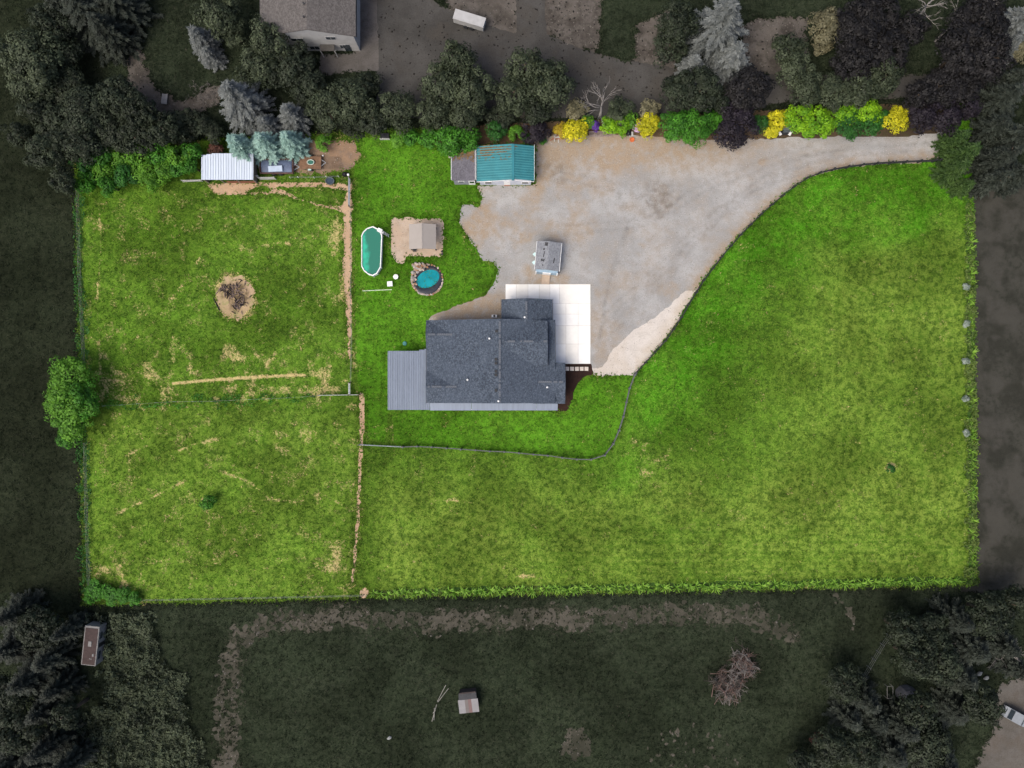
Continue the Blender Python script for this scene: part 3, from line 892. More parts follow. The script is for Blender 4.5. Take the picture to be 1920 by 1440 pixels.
tree(488, 125, 44, 'grey', 'olive grey tree south of the house above the big grey spruce', h=7)
tree(545, 130, 48, 'greydark', 'dark tree in front of the white house wall', h=6.5)
tree(580, 165, 40, 'greydark', 'dark tree southeast of the house wall', h=6)
tree(452, 190, 56, 'greyblue', 'largest silvery grey spruce north of the shelter', h=11, name='grey_spruce')
tree(548, 218, 36, 'greyblue', 'smaller silvery grey spruce north of the loaded trailer', h=7, name='grey_spruce')
tree(500, 236, 30, 'greyblue', 'low silvery spruce between the two bigger ones', h=5, name='grey_spruce')
tree(612, 205, 44, 'grey', 'grey green tree south of the concrete apron', h=6.5)
tree(658, 190, 46, 'grey', 'round grey green tree below the end of the concrete apron', h=6.5)
tree(690, 160, 26, 'greydark', 'dark small tree at the corner of the asphalt lot', h=4.5)
tree(660, 232, 28, 'greydark', 'dark shrub at the boundary below the round grey tree', cat='shrub', h=3)
tree(700, 225, 30, 'greydark', 'dark tree between two grey trees north of the lawn', h=5)
tree(748, 205, 38, 'grey', 'round grey tree left of the tallest tree by the lot', h=6)
tree(860, 118, 40, 'grey', 'top lobe tree of the tall group on the asphalt lot edge', h=9)
tree(830, 165, 46, 'grey', 'west tree of the tall group on the asphalt lot edge', h=8)
tree(885, 170, 46, 'grey', 'east tree of the tall group on the asphalt lot edge', h=8)
tree(815, 212, 36, 'grey', 'lower west tree of the tall group above the grey shed', h=6)
tree(870, 215, 40, 'grey', 'lower tree of the tall group above the teal roof', h=6)
tree(985, 130, 40, 'grey', 'upper tree of the clump north of the teal roof', h=8)
tree(1030, 160, 48, 'grey', 'large round tree of the clump north of the gravel yard', h=8)
tree(965, 178, 40, 'grey', 'west tree of the clump north of the teal roof', h=7)
tree(1010, 200, 34, 'greydark', 'dark tree under the clump north of the teal roof', h=5)
tree(935, 222, 28, 'greydark', 'dark shrub right behind the boundary at the teal roof', cat='shrub', h=3)
tree(1082, 207, 20, 'greyolive', 'pale olive shrub beside the dead tree', cat='shrub')
tree(1162, 205, 24, 'grey', 'grey shrub right of the dead tree', cat='shrub')
tree(1218, 207, 20, 'greyolive', 'pale olive shrub west of the big dark tree', cat='shrub')
tree(1270, 45, 44, 'greydark', 'dark tree left of the tall silvery spruce', h=7.5)
tree(1255, 88, 32, 'greydark', 'dark shrub below the dark tree left of the silvery spruce', cat='shrub', h=4.5)
tree(1350, 50, 66, 'greyblue', 'tall silvery spruce at the top of the picture', h=12, name='grey_spruce')
tree(1372, 108, 44, 'greyblue', 'lower silvery spruce right below the tall one', h=7, name='grey_spruce')
tree(1300, 122, 28, 'greyblue', 'small silvery spruce at the lower left of the tall one', h=4.5, name='grey_spruce')
tree(1270, 175, 36, 'greydark', 'dark green tree west of the purple ones at the boundary', h=6)
tree(1315, 168, 44, 'greydark', 'large dark green tree north of the broad green one', h=6.5)
tree(1350, 188, 26, 'greydark', 'dark green tree beside the blackish tree at the boundary', h=5)
tree(1400, 172, 46, 'greyplum', 'blackish purple tree north of the drive', h=6)
tree(1478, 95, 34, 'grey', 'grey green tree at the top of the curved hedge', h=5.5)
tree(1490, 132, 38, 'grey', 'grey green tree in the bend of the curved hedge', h=5.5)
tree(1515, 168, 38, 'grey', 'grey green tree at the lower bend of the curved hedge', h=5.5)
tree(1565, 172, 36, 'grey', 'grey green tree in the middle of the curved hedge', h=5.5)
tree(1612, 165, 34, 'grey', 'grey green tree toward the east end of the curved hedge', h=5.5)
tree(1655, 148, 36, 'grey', 'grey green tree at the east end of the curved hedge', h=6)
tree(1545, 50, 32, 'greyolive', 'pale olive tree standing above the curved hedge', h=6)
tree(1540, 84, 20, 'greyolive', 'pale olive shrub under the pale olive tree', cat='shrub')
for (a, b, r) in [(1610, 60, 58), (1660, 90, 50), (1600, 115, 40), (1640, 20, 48), (1705, 60, 34)]:
    tree(a, b, r, 'greyplum', 'blackish purple tree right of the pale olive tree', 'blackish trees right of the olive tree', h=7)
for (a, b, r) in [(1830, 50, 60), (1800, 100, 48), (1850, 110, 46), (1840, 15, 40)]:
    tree(a, b, r, 'greyplum', 'blackish purple tree in the upper right corner', 'blackish trees of the upper right corner', h=8)
tree(1902, 45, 46, 'greyblue', 'silvery spruce at the upper right edge', h=9, name='grey_spruce')
tree(1885, 90, 30, 'greyblue', 'smaller silvery spruce at the upper right edge', h=6, name='grey_spruce')
tree(1912, 92, 26, 'greyolive', 'olive shrub at the upper right edge', cat='shrub')
for (a, b, r) in [(1760, 165, 40), (1805, 160, 40), (1720, 180, 26)]:
    tree(a, b, r, 'greyplum', 'dark brown purple tree across the lane from the plot corner', 'purple trees across the lane', h=5.5)
for (a, b, r) in [(1880, 185, 45), (1862, 240, 38), (1905, 260, 42), (1868, 300, 36), (1905, 330, 34), (1860, 340, 24), (1900, 150, 30)]:
    tree(a, b, r, 'greypine', 'dark grey conifer east of the plot corner', 'conifers east of the plot', h=random.uniform(6, 9))
# ---- the grey surroundings, south
for (a, b, r) in [(30, 1150, 40), (75, 1175, 42), (25, 1215, 45), (95, 1235, 40), (60, 1270, 45), (20, 1300, 42), (110, 1290, 36), (85, 1330, 40), (30, 1370, 48),
                  (95, 1395, 42), (60, 1430, 42), (130, 1430, 34), (125, 1340, 26), (130, 1180, 26), (10, 1440, 40)]:
    tree(a, b, r, random.choice(['greypine', 'greydark', 'greydark']), 'dark tree in the stand at the lower left corner', 'trees of the lower left corner', h=random.uniform(6, 10))
for (a, b, r) in [(1690, 1180, 40), (1740, 1190, 44), (1790, 1160, 40), (1850, 1150, 44), (1895, 1130, 34), (1710, 1235, 38), (1760, 1240, 44), (1820, 1215, 44), (1880, 1210, 38),
                  (1800, 1270, 44), (1580, 1280, 36), (1620, 1310, 40), (1640, 1350, 42), (1590, 1345, 34), (1690, 1360, 44), (1560, 1400, 40), (1610, 1405, 42), (1670, 1410, 46), (1740, 1400, 46),
                  (1790, 1330, 44), (1840, 1320, 40), (1770, 1440, 42), (1720, 1330, 34), (1510, 1430, 34), (1900, 1250, 30)]:
    tree(a, b, r, random.choice(['greypine', 'greydark']), 'dark tree in the wood at the lower right corner', 'trees of the lower right wood', h=random.uniform(5, 8.5))
tree(1532, 1388, 12, 'redbrown', 'small dull red shrub in the lower right wood', cat='shrub')


ORD = ['first', 'second', 'third', 'fourth', 'fifth', 'sixth', 'seventh', 'eighth', 'ninth', 'tenth']


def tell_apart(group, base, per_row):
    """trees of one stand get labels by their row and place, read from where they stand"""
    ts = sorted([o for o in COL.objects if o.get('group') == group], key=lambda o: -o.location.y)
    rows = [ts[i:i + per_row] for i in range(0, len(ts), per_row)]
    for ri, row in enumerate(rows):
        rn = 'top' if ri == 0 else 'bottom' if ri == len(rows) - 1 else ORD[ri]
        for k, o in enumerate(sorted(row, key=lambda o: o.location.x)):
            o['label'] = base + (', %s from the left' % ORD[k] if len(rows) == 1 else ', %s row, %s from the left' % (rn, ORD[k]))


tell_apart('trees of the northwest wood', 'dark tree in the northwest wood', 4)
tell_apart('conifers of the top left corner', 'dark feathery conifer in the top left corner', 4)
tell_apart('fan-leaved shrubs by the spruces', 'dark fan-leaved shrub west of the grey spruces', 5)
tell_apart('blackish trees right of the olive tree', 'blackish purple tree right of the olive tree', 5)
tell_apart('blackish trees of the upper right corner', 'blackish purple tree in the upper right corner', 4)
tell_apart('purple trees across the lane', 'dark purple tree across the lane', 3)
tell_apart('conifers east of the plot', 'dark grey conifer east of the plot', 2)
tell_apart('trees of the lower left corner', 'dark tree in the lower left stand', 3)
tell_apart('trees of the lower right wood', 'dark tree in the lower right wood', 5)
tell_apart('shrubs of the northwest thicket', 'leafy shrub in the thicket west of the shelter', 6)
tell_apart('southwest corner brambles', 'bright green bramble in the southwest plot corner', 5)


def scatter_mass(name, poly, n, mat, leaf, hgt, seed, label, cat):
    g = np.random.default_rng(seed)
    us = np.array([p[0] for p in poly]); vs_ = np.array([p[1] for p in poly])
    U = g.uniform(us.min(), us.max(), n); V = g.uniform(vs_.min(), vs_.max(), n)
    wu = U + (fbm(U / 14, V / 14, seed) - .5) * 50; wv = V + (fbm(U / 14, V / 14, seed + 1) - .5) * 50
    ok = inside(wu, wv, poly); U, V = U[ok], V[ok]; n = len(U)
    lump = fbm(U / 13, V / 13, seed + 2, 3)
    z = hgt * (0.25 + 1.2 * sstep(0.3, 0.75, lump)) * g.uniform(0.6, 1.0, n)
    c = np.stack([(U - 960) * S, (720 - V) * S, z], -1)
    nr = unit(np.stack([g.normal(size=n) * .6, g.normal(size=n) * .6, np.ones(n)], -1))
    t = unit(np.cross(nr, g.normal(size=(n, 3)))); b = np.cross(nr, t)
    s = leaf * g.uniform(0.6, 1.4, n)
    tone = np.clip(g.random(n) * 0.7 + (fbm(U / 25, V / 25, seed + 3) - .5) * 1.2 + .15, 0, 1)
    tag(link(name, leaf_mesh(name, c, t * s[:, None], b * (s * .6)[:, None], tone, mat)), label, cat, kind='stuff')


scatter_mass('bramble_thicket', [(150, 1145), (285, 1145), (300, 1230), (345, 1260), (350, 1340), (385, 1400), (400, 1500), (150, 1500), (160, 1370), (205, 1290), (200, 1190)], 42000, _mats['leaf_grey'], 0.16, 1.1, 61,
             'grey green bramble thicket beside the camper', 'brambles')
scatter_mass('fence_weeds', [(140, 365), (152, 365), (168, 660), (172, 1110), (158, 1110), (150, 800)], 5000, _mats['leaf_deep'], 0.15, 0.6, 72, 'dark green weeds along the west boundary fence', 'weeds')
scatter_mass('hedge_weeds', [(190, 757), (400, 747), (600, 738), (600, 746), (400, 757), (190, 768)], 4200, _mats['leaf_green'], 0.13, 0.35, 73, 'tall green weeds under the fence between the paddocks', 'weeds')


# ---- spiky plants in rows
def spiky(name, mat, nb, L, seed):
    g = random.Random(seed)
    vs, fs, tone = [], [], []
    for i in range(nb):
        a = g.uniform(0, 6.28); l = L * g.uniform(0.6, 1.1); w = 0.036 * L / 0.7
        up = g.uniform(0.5, 1.1); tn = g.random()
        d = Vector((math.cos(a), math.sin(a), 0)); s = Vector((-d.y, d.x, 0))
        pts = [(0.0, 0.0), (0.35, 0.5 * up), (0.7, 0.62 * up), (1.0, 0.42 * up)]
        b = len(vs)
        for j, (q, z) in enumerate(pts):
            ww = w * (1.0, 1.1, 0.8, 0.12)[j]
            c = d * l * q + Vector((0, 0, l * z))
            vs += [tuple(c - s * ww), tuple(c + s * ww)]; tone += [tn, tn]
        fs += [(b + 2 * j, b + 2 * j + 1, b + 2 * j + 3, b + 2 * j + 2) for j in range(3)]
    return np_mesh(name, np.array(vs), np.array(fs), mat, {'tone': np.array(tone)})


LEAF['weed'] = ((0.040, 0.085, 0.016), (0.16, 0.22, 0.05)); leaf_mat('leaf_weed', *LEAF['weed'])
LEAF['blade'] = ((0.075, 0.19, 0.014), (0.27, 0.46, 0.06)); leaf_mat('leaf_blade', *LEAF['blade'])
scatter_mass('hedgerow_weeds', [(1806, 380), (1822, 380), (1830, 1095), (1812, 1095)], 7000, _mats['leaf_weed'], 0.15, 0.5, 71, 'weedy green strip along the east boundary', 'weeds')
spk = [spiky('leaves', _mats['leaf_blade'], 13, 1.05, i) for i in range(4)]
x_ = 702.0; i_ = 0
while x_ < 1826:
    t_ = (x_ - 155) / (1833 - 155)
    p = P(x_ + random.uniform(-2, 2), 1134 - 36 * t_ - 11 + random.uniform(-3, 3))
    o = link('spiky_plant', spk[i_ % 4], None, p, (0, 0, random.uniform(0, 6)), (random.uniform(.75, 1.15),) * 3)
    tag(o, 'spiky green lily plant in the row along the south boundary', 'plant', 'lily row on the south boundary')
    x_ += random.uniform(10.0, 13.5); i_ += 1
y_ = 395.0
while y_ < 1085:
    p = P(1815 + 8 * (y_ - 187) / 911 + random.uniform(-3, 3), y_)
    q = random.random()
    if q < 0.82:
        o = link('spiky_plant', spk[random.randrange(4)], None, p, (0, 0, random.uniform(0, 6)), (random.uniform(.7, 1.05),) * 3)
        tag(o, 'spiky green plant in the row along the east boundary', 'plant', 'plants on the east boundary')
    y_ += random.uniform(10, 15)
for (b, lab) in [(537, 'uppermost silvery round plant on the east boundary'), (608, 'second silvery round plant down the east boundary'), (678, 'third silvery round plant down the east boundary'),
                 (748, 'fourth silvery round plant down the east boundary'), (812, 'lowest silvery round plant on the east boundary')]:
    tree(1811, b, 6.5, 'silver', lab, cat='shrub', h=0.9)


# ---- dead, leafless trees
def dead_tree(u, v, h, lean, label, seed, spread=0.5):
    g = random.Random(seed)
    base = P(u, v)
    root = empty('dead_tree', base, label, 'tree')
    tm = MB(); bm = MB()
    top = Vector((lean[0], lean[1], h))
    tm.tube([base + top * q + Vector((g.uniform(-.15, .15), g.uniform(-.15, .15), 0)) * (q > 0) for q in (0, .25, .5, .75, 1)], [0.17, 0.13, 0.1, 0.07, 0.03], 7)

    def br(p, d, l, r, n):
        q1 = p + d * l * 0.5 + Vector((g.uniform(-.1, .1), g.uniform(-.1, .1), g.uniform(0, .1))) * l; q2 = q1 + (d + Vector((g.uniform(-.3, .3), g.uniform(-.3, .3), g.uniform(-.1, .3)))).normalized() * l * 0.5
        bm.tube([p, q1, q2], [r, r * 0.75, r * 0.35], 5)
        if n:
            for q in (q1, q2, q2):
                dd = (d + Vector((g.uniform(-1, 1), g.uniform(-1, 1), g.uniform(-.4, .6))) * 0.8).normalized()
                br(q, dd, l * g.uniform(.45, .7), r * 0.55, n - 1)
    for i in range(9):
        q = g.uniform(0.3, 0.95); a = g.uniform(0, 6.28)
        br(base + top * q, Vector((math.cos(a), math.sin(a), 0.4)).normalized(), h * spread * (1.1 - q * .6), 0.075, 2)
    tm.build('trunk', PALE_BARK, root, True); bm.build('branches', PALE_BARK, root, True)


dead_tree(1122, 222, 5.5, (0.2, 1.6), 'bare whitish dead tree on the boundary right of the clump', 1)
dead_tree(1700, 62, 5.5, (0.3, 2.0), 'bare white branched tree at the top above the blackish trees', 2)
dead_tree(1752, 78, 6.5, (3.6, 3.4), 'bare white tree leaning right in the upper right', 3, 0.35)
dead_tree(1868, 1222, 4.5, (0.5, 0.3), 'bare pale tree in the lower right wood', 4)
dead_tree(1742, 1200, 4, (0.4, -0.6), 'small bare grey tree in the lower right wood above the tarp', 5)

# ---------------------------------------------------------------- main house
shingle = None


def shingle_mat(name, a, b, c):
    t = NT(name)
    co = t.coord()
    n1 = t.noise(4.2, 3, 0.9, co); n2 = t.noise(0.22, 3, 0.5, co)
    vo = t.n('ShaderNodeTexVoronoi'); vo.inputs['Scale'].default_value = 6.5
    mp = t.n('ShaderNodeMapping'); mp.inputs['Scale'].default_value = (1.0, 0.55, 0.4); t.l(co, mp.inputs[0]); t.l(mp.outputs[0], vo.inputs['Vector'])
    sep = t.n('ShaderNodeSeparateColor'); t.l(vo.outputs['Color'], sep.inputs[0])
    col = t.mix(t.ramp(sep.outputs[0], 0.2, 0.9), a, b)
    col = t.mix(t.math('MULTIPLY', t.ramp(n1, 0.52, 0.66), 0.55), col, c)
    col = t.mix(t.math('MULTIPLY', t.ramp(n1, 0.48, 0.34), 0.55), col, mul(a, 0.5))
    col = t.mix(t.math('MULTIPLY', t.ramp(n2, 0.35, 0.7), 0.35), col, mul(b, 1.1))
    t.bump(n1, 0.5, 0.04)
    return t.done(col, 0.92, 0.2)


SHG = shingle_mat('slate_shingle', (0.041, 0.053, 0.072), (0.070, 0.088, 0.118), (0.17, 0.20, 0.235))
SIDING = paint('blue_grey_siding', (0.22, 0.25, 0.29), 0.7, 0.15, 1)
WHITE = paint('white_paint', (0.78, 0.78, 0.77), 0.55, 0.08, 2)
GLASS = paint('window_glass', (0.03, 0.04, 0.05), 0.08, 0.1, 1, spec=0.6)
METAL = paint('grey_blue_sheet_metal', (0.185, 0.222, 0.285), 0.5, 0.12, 0.5, metal=0.15, stretch=(4, 0.3, 1))
DARKM = paint('dark_metal', (0.03, 0.032, 0.036), 0.5, 0.3, 3)
GALV = paint('galvanised_metal', (0.42, 0.45, 0.48), 0.45, 0.15, 2, metal=0.3)


def gable_roof(m, ua, ur, ub, va, vb, za, zr, zb, th=0.22, axis='y'):
    """solid roof: ridge at ur (height zr), eaves ua, ub (heights za, zb), running from va to vb"""
    def Q(u_, v_, z_): return P(u_, v_, 0) * 1.0 + Vector((0, 0, z_)) if False else Vector((*((P(u_, v_, z_)).xy), z_))
    if axis == 'y':
        # plan lines are measured on the roof itself; keep the ends plumb
        y0 = P(0, va, (za + zr) / 2).y; y1 = P(0, vb, (za + zr) / 2).y
        xs = [P(ua, 0, za).x, P(ur, 0, zr).x, P(ub, 0, zb).x]
        pr = lambda y: [(xs[0], y, za), (xs[1], y, zr), (xs[2], y, zb), (xs[2], y, zb - th), (xs[1], y, zr - th), (xs[0], y, za - th)]
        m.loft(pr(y0), pr(y1))
    else:
        x0 = P(va, 0, (za + zr) / 2).x; x1 = P(vb, 0, (za + zr) / 2).x
        ys = [P(0, ua, za).y, P(0, ur, zr).y, P(0, ub, zb).y]
        pr = lambda x: [(x, ys[0], za), (x, ys[1], zr), (x, ys[2], zb), (x, ys[2], zb - th), (x, ys[1], zr - th), (x, ys[0], za - th)]
        m.loft(pr(x0), pr(x1))
    return m


hp = P(930, 680)
house = empty('house', hp, 'low house with dark slate shingle roof and grey metal porch roofs', 'house')
w = MB()
wall_poly = [P(806, 606, 3).xy, P(944, 606, 3).xy, P(944, 566, 3).xy, P(1030, 566, 3).xy, P(1030, 612, 3).xy, P(1034, 612, 3).xy, P(1034, 682, 3).xy, P(1054, 682, 3).xy, P(1054, 750, 3).xy, P(806, 750, 3).xy]
w.prism(wall_poly[::-1], -0.1, 2.95)
w.build('wall', SIDING, house)
r = MB(); gable_roof(r, 800, 937, 1041, 599, 756, 3.0, 5.4, 3.62)
roof = r.build('roof', SHG, house)
r = MB(); gable_roof(r, 680, 716, 757, 1000, 1060, 3.25, 4.15, 3.05, axis='x'); r.build('roof', SHG, house, label='east gable roof')
r = MB(); gable_roof(r, 940, 987, 1036, 560, 604, 3.05, 4.75, 3.05); r.build('roof', SHG, house, label='north wing gable roof')
r = MB(); gable_roof(r, 601, 640, 685, 945, 1027, 4.35, 5.55, 4.3, axis='x'); r.build('roof', SHG, house, label='upper dormer roof with projecting eave')
r = MB(); gable_roof(r, 602, 627, 655, 798.5, 862, 3.06, 3.85, 3.06, axis='x'); r.build('roof', SHG, house, label='low west gable roof')
r = MB(); gable_roof(r, 696, 725, 753, 798.5, 872, 3.06, 3.95, 3.06, axis='x'); r.build('roof', SHG, house, label='low southwest gable roof')
w = MB()
w.box((*((P(1000, 642, 4.2)).xy), 3.9), (4.0, 6.3, 1.0)); w.build('dormer_wall', SIDING, house)
# fascia boards
for (ua, va, ub, vb, z) in [(799.3, 599, 799.3, 756, 2.9), (1036.8, 560, 1036.8, 600, 2.95), (939.2, 560, 939.2, 598, 2.95), (1041.8, 606, 1041.8, 679, 3.5), (1060.8, 680, 1060.8, 757, 3.0), (1027.8, 604, 1027.8, 685, 4.25)]:
    a = P(ua, va, z); b = P(ub, vb, z)
    MB().box(((a.x + b.x) / 2, (a.y + b.y) / 2, z), (0.04, abs(a.y - b.y), 0.18)).build('fascia', DARKM, house)
# ridge caps, one piece each
capm = MB().box((0, 0, 0), (0.30, 0.27, 0.05)).mesh('ridge_cap', paint('weathered_ridge_cap', (0.13, 0.145, 0.17), 0.9, 0.5, 5))


def main_z(u_):
    return 5.4 - (937 - u_) / 137 * 2.4 if u_ < 937 else 5.4 - (u_ - 937) / 104 * 1.78


def caps(u0, v0, u1, v1, z, n, rz):
    for i in range(n):
        t = (i + .5) / n
        if random.random() < 0.25: continue
        p = P(u0 + (u1 - u0) * t, v0 + (v1 - v0) * t, z)
        link('ridge_cap', capm, roof, (p.x - hp.x, p.y - hp.y, z + 0.02), (0, random.uniform(-.06, .06), rz + random.uniform(-.1, .1)))


caps(937, 602, 937, 754, 5.4, 44, 0)
caps(952, 640, 1026, 640, 5.55, 22, R(90))
caps(1006, 716, 1059, 716, 4.15, 15, R(90))
caps(987, 562, 987, 598, 4.75, 11, 0)
caps(802, 627, 848, 627, 3.85, 13, R(90))
caps(802, 725, 862, 725, 3.95, 16, R(90))
ventm = MB().lathe((0, 0, 0), [(0.11, -0.15), (0.11, 0.22), (0.16, 0.24), (0.16, 0.32), (0.02, 0.36)], 10).mesh('vent_pipe', WHITE, True)
boxm = MB().box((0, 0, 0.05), (0.32, 0.32, 0.14)).box((0, 0, 0.14), (0.4, 0.4, 0.05)).mesh('roof_vent', DARKM)
for (a, b) in [(917.7, 634.8), (876.8, 712), (1026, 726), (934.7, 752), (983.7, 595)]:
    z = main_z(a) if a < 990 else 4.0
    if b < 600: z = 4.6
    p = P(a, b, z); link('vent_pipe', ventm, roof, (p.x - hp.x, p.y - hp.y, z))
for (a, b) in [(931, 621), (930, 674), (930, 681), (930, 696), (930, 703), (930, 732)]:
    z = main_z(a); p = P(a, b, z); link('roof_vent', boxm, roof, (p.x - hp.x, p.y - hp.y, z + .02))


def sheet_panels(parent, ua, ub, va, vb, za, zb, n, mat, along='x', ribs=3, name='roof_panel', jag=None, ribmat=None):
    """ribbed metal roof made of n separate panels laid side by side; height za at ua/va side, zb at the other"""
    for i in range(n):
        m = MB(); rb = MB()
        t0, t1 = i / n, (i + 1) / n
        if along == 'x':      # panels run along v, set side by side in u
            x0 = P(ua + (ub - ua) * t0, 0, za + (zb - za) * t0).x; x1 = P(ua + (ub - ua) * t1, 0, za + (zb - za) * t1).x - 0.012
            z0 = za + (zb - za) * t0; z1 = za + (zb - za) * t1
            va_ = va + (jag(ua + (ub - ua) * (t0 + t1) / 2) if jag else 0)
            y0 = P(0, va_, z0).y; y1 = P(0, vb, z0).y
            m.loft([(x0, y0, z0), (x1, y0, z1), (x1, y0, z1 - .03), (x0, y0, z0 - .03)], [(x0, y1, z0), (x1, y1, z1), (x1, y1, z1 - .03), (x0, y1, z0 - .03)])
            for k in range(ribs):
                q = (k + 0.5) / ribs; xx = x0 + (x1 - x0) * q; zz = z0 + (z1 - z0) * q
                rb.box((xx, (y0 + y1) / 2, zz + 0.025), (0.07, abs(y0 - y1) - 0.01, 0.055))
        else:                 # panels run along u (slope), set side by side in v
            zz = (za + zb) / 2
            y0 = P(0, va + (vb - va) * t0, zz).y; y1 = P(0, va + (vb - va) * t1, zz).y + 0.012
            x0 = P(ua, 0, za).x; x1 = P(ub, 0, zb).x
            m.loft([(x0, y0, za), (x1, y0, zb), (x1, y0, zb - .03), (x0, y0, za - .03)], [(x0, y1, za), (x1, y1, zb), (x1, y1, zb - .03), (x0, y1, za - .03)])
            ang = -math.atan2(zb - za, x1 - x0)
            for k in range(ribs):
                yy = y0 + (y1 - y0) * (k + 0.5) / ribs
                rb.box(((x0 + x1) / 2, yy, (za + zb) / 2 + 0.04), (math.hypot(x1 - x0, zb - za) - 0.02, 0.15, 0.08), 0, 0, ang)
        pan = m.build(name, mat, parent)
        tag(rb.build('ribs', ribmat or mat, parent), kind='stuff')


sheet_panels(house, 727, 806, 658, 768.5, 2.35, 2.75, 8, METAL, 'x', 3, 'porch_roof_panel', ribmat=paint('shaded_metal_rib', (0.155, 0.187, 0.245), 0.5, 0.15, 0.6), jag=lambda u_: -4 * sstep(780, 800, np.array(u_)).item())  # ribs darker than the sheet: their shading is put into the colour
for (a, b) in [(806, 884), (884, 1006), (1006, 1046)]:
    m = MB(); p0 = P(a, 752, 2.9); p1 = P(b, 769.5, 2.6)
    m.loft([(p0.x, p0.y, 2.9), (p1.x - .03, p0.y, 2.9), (p1.x - .03, p0.y, 2.87), (p0.x, p0.y, 2.87)][::-1], [(p0.x, p1.y, 2.6), (p1.x - .03, p1.y, 2.6), (p1.x - .03, p1.y, 2.57), (p0.x, p1.y, 2.57)][::-1])
    m.build('porch_roof_panel', METAL, house)
for (a, b) in [(730, 661), (730, 766), (765, 766), (765, 661), (800, 767), (845, 768), (884, 768), (930, 768), (970, 768), (1006, 768), (1042, 768)]:
    p = P(a, b, 2.4); MB().box((p.x, p.y, 1.15), (0.12, 0.12, 2.4)).build('porch_post', WHITE, house)
# doors and windows on the walls
gx = P(1034, 640, 3).x
gd = MB().box((gx + .03, P(0, 640, 3).y, 1.1), (0.06, 4.8, 2.2)).build('garage_door', WHITE, house)
for k in range(4): MB().box((gx + .07, P(0, 640, 3).y, .3 + .54 * k), (0.03, 4.7, 0.46)).build('door_panel', WHITE, gd)
for (a, b, sx, sy) in [(840, 750, 1.5, .05), (900, 750, 1.5, .05), (1000, 750, 1.5, .05), (806, 630, .05, 1.5), (860, 606, 1.3, .05), (905, 606, 1.3, .05), (987, 566, 1.6, .05)]:
    p = P(a, b, 3)
    fr = MB().box((p.x, p.y, 1.5), (sx + .08, sy + .08, 1.3)).build('window', WHITE, house)
    MB().box((p.x, p.y, 1.5), (sx - .1 if sx > .5 else sx + .12, sy - .1 if sy > .5 else sy + .12, 1.1)).build('pane', GLASS, fr)
p = P(1054, 690, 3); dr = MB().box((p.x + .03, p.y, 1.02), (0.06, 0.95, 2.05)).build('door', paint('red_door', (0.2, 0.03, 0.02), 0.5), house)
MB().box((p.x + .09, p.y + .35, 1.0), (0.06, 0.06, 0.12)).build('handle', GALV, dr)
ac = empty('heat_pump', P(927, 593.5), 'white outdoor heat pump unit against the north house wall', 'heat pump')
q = P(927, 593.5)
MB().box((q.x, q.y, .45), (0.85, 0.42, 0.8)).build('casing', WHITE, ac)
MB().lathe((q.x, q.y, .86), [(0.19, 0), (0.19, .03), (0.05, .04)], 14).build('fan_grille', DARKM, ac)

# ---------------------------------------------------------------- concrete pad of slabs
pad = tag(MB().prism([P(1107.3, 682.3).xy, P(1107.3, 532.7).xy, P(947.7, 532.7).xy, P(947.7, 600).xy, P(1000, 640).xy, P(1000, 682.3).xy], -0.1, 0.045).build('concrete_pad', paint('pad_joint', (0.52, 0.49, 0.46), 0.9)), kind='structure')
CONC = []
for i in range(3): CONC.append(paint('fresh_concrete%s' % ['', ' warm', ' cool'][i], [(0.80, 0.785, 0.745), (0.765, 0.745, 0.70), (0.80, 0.79, 0.765)][i], 0.85, 0.06, 0.6))
cols = [948, 968, 990, 1011, 1031, 1049]; rows = [533, 569]
cells = [(cols[i], cols[i + 1], 533, 569) for i in range(5)] + [(1049, 1107, 533, 569)]
cells += [(948, 1010, 569, 600)]
for a, b in [(1036, 1061), (1061, 1084), (1084, 1107)]:
    for c_, d_ in [(569, 589), (589, 610.5), (610.5, 645), (645, 682)]: cells.append((a, b, c_, d_))
for a, b, c_, d_ in cells:
    p0 = P(a + .25, c_ + .25); p1 = P(b - .25, d_ - .25)
    MB().box(((p0.x + p1.x) / 2, (p0.y + p1.y) / 2, 0.04), (p1.x - p0.x, p0.y - p1.y, 0.05)).build('slab', random.choice(CONC), pad)
STEP = paint('stepping_stone_concrete', (0.62, 0.55, 0.48), 0.9, 0.15, 2)
for i, a in enumerate((1063.5, 1072.5, 1081.5, 1090.5, 1099.5)):
    p = P(a, 691.5)
    o = link('stepping_stone', MB().box((0, 0, 0), (0.60, 0.62, 0.08), rz=random.uniform(-.04, .04)).mesh('stepping_stone', STEP), None, (p.x, p.y, 0.06))
    tag(o, 'square pale stepping stone, %s from the house door' % ['first', 'second', 'third', 'fourth', 'fifth'][i], 'stepping stone', 'stepping stones in the mulch')

# ---------------------------------------------------------------- small house on the gravel (tea-blue front, ramp)
ph = P(1026.5, 486)
play = empty('playhouse', ph, 'small shed with grey shingled roof and pale blue front on the gravel', 'shed')
RZ = R(-5)
GREY_SH = shingle_mat('grey_shingle', (0.175, 0.185, 0.205), (0.235, 0.245, 0.265), (0.30, 0.31, 0.325))
BLUE = paint('pale_blue_boards', (0.30, 0.42, 0.52), 0.7, 0.15, 2)


def rot(lx, ly, z): return (ph.x + lx * math.cos(RZ) - ly * math.sin(RZ), ph.y + lx * math.sin(RZ) + ly * math.cos(RZ), z)


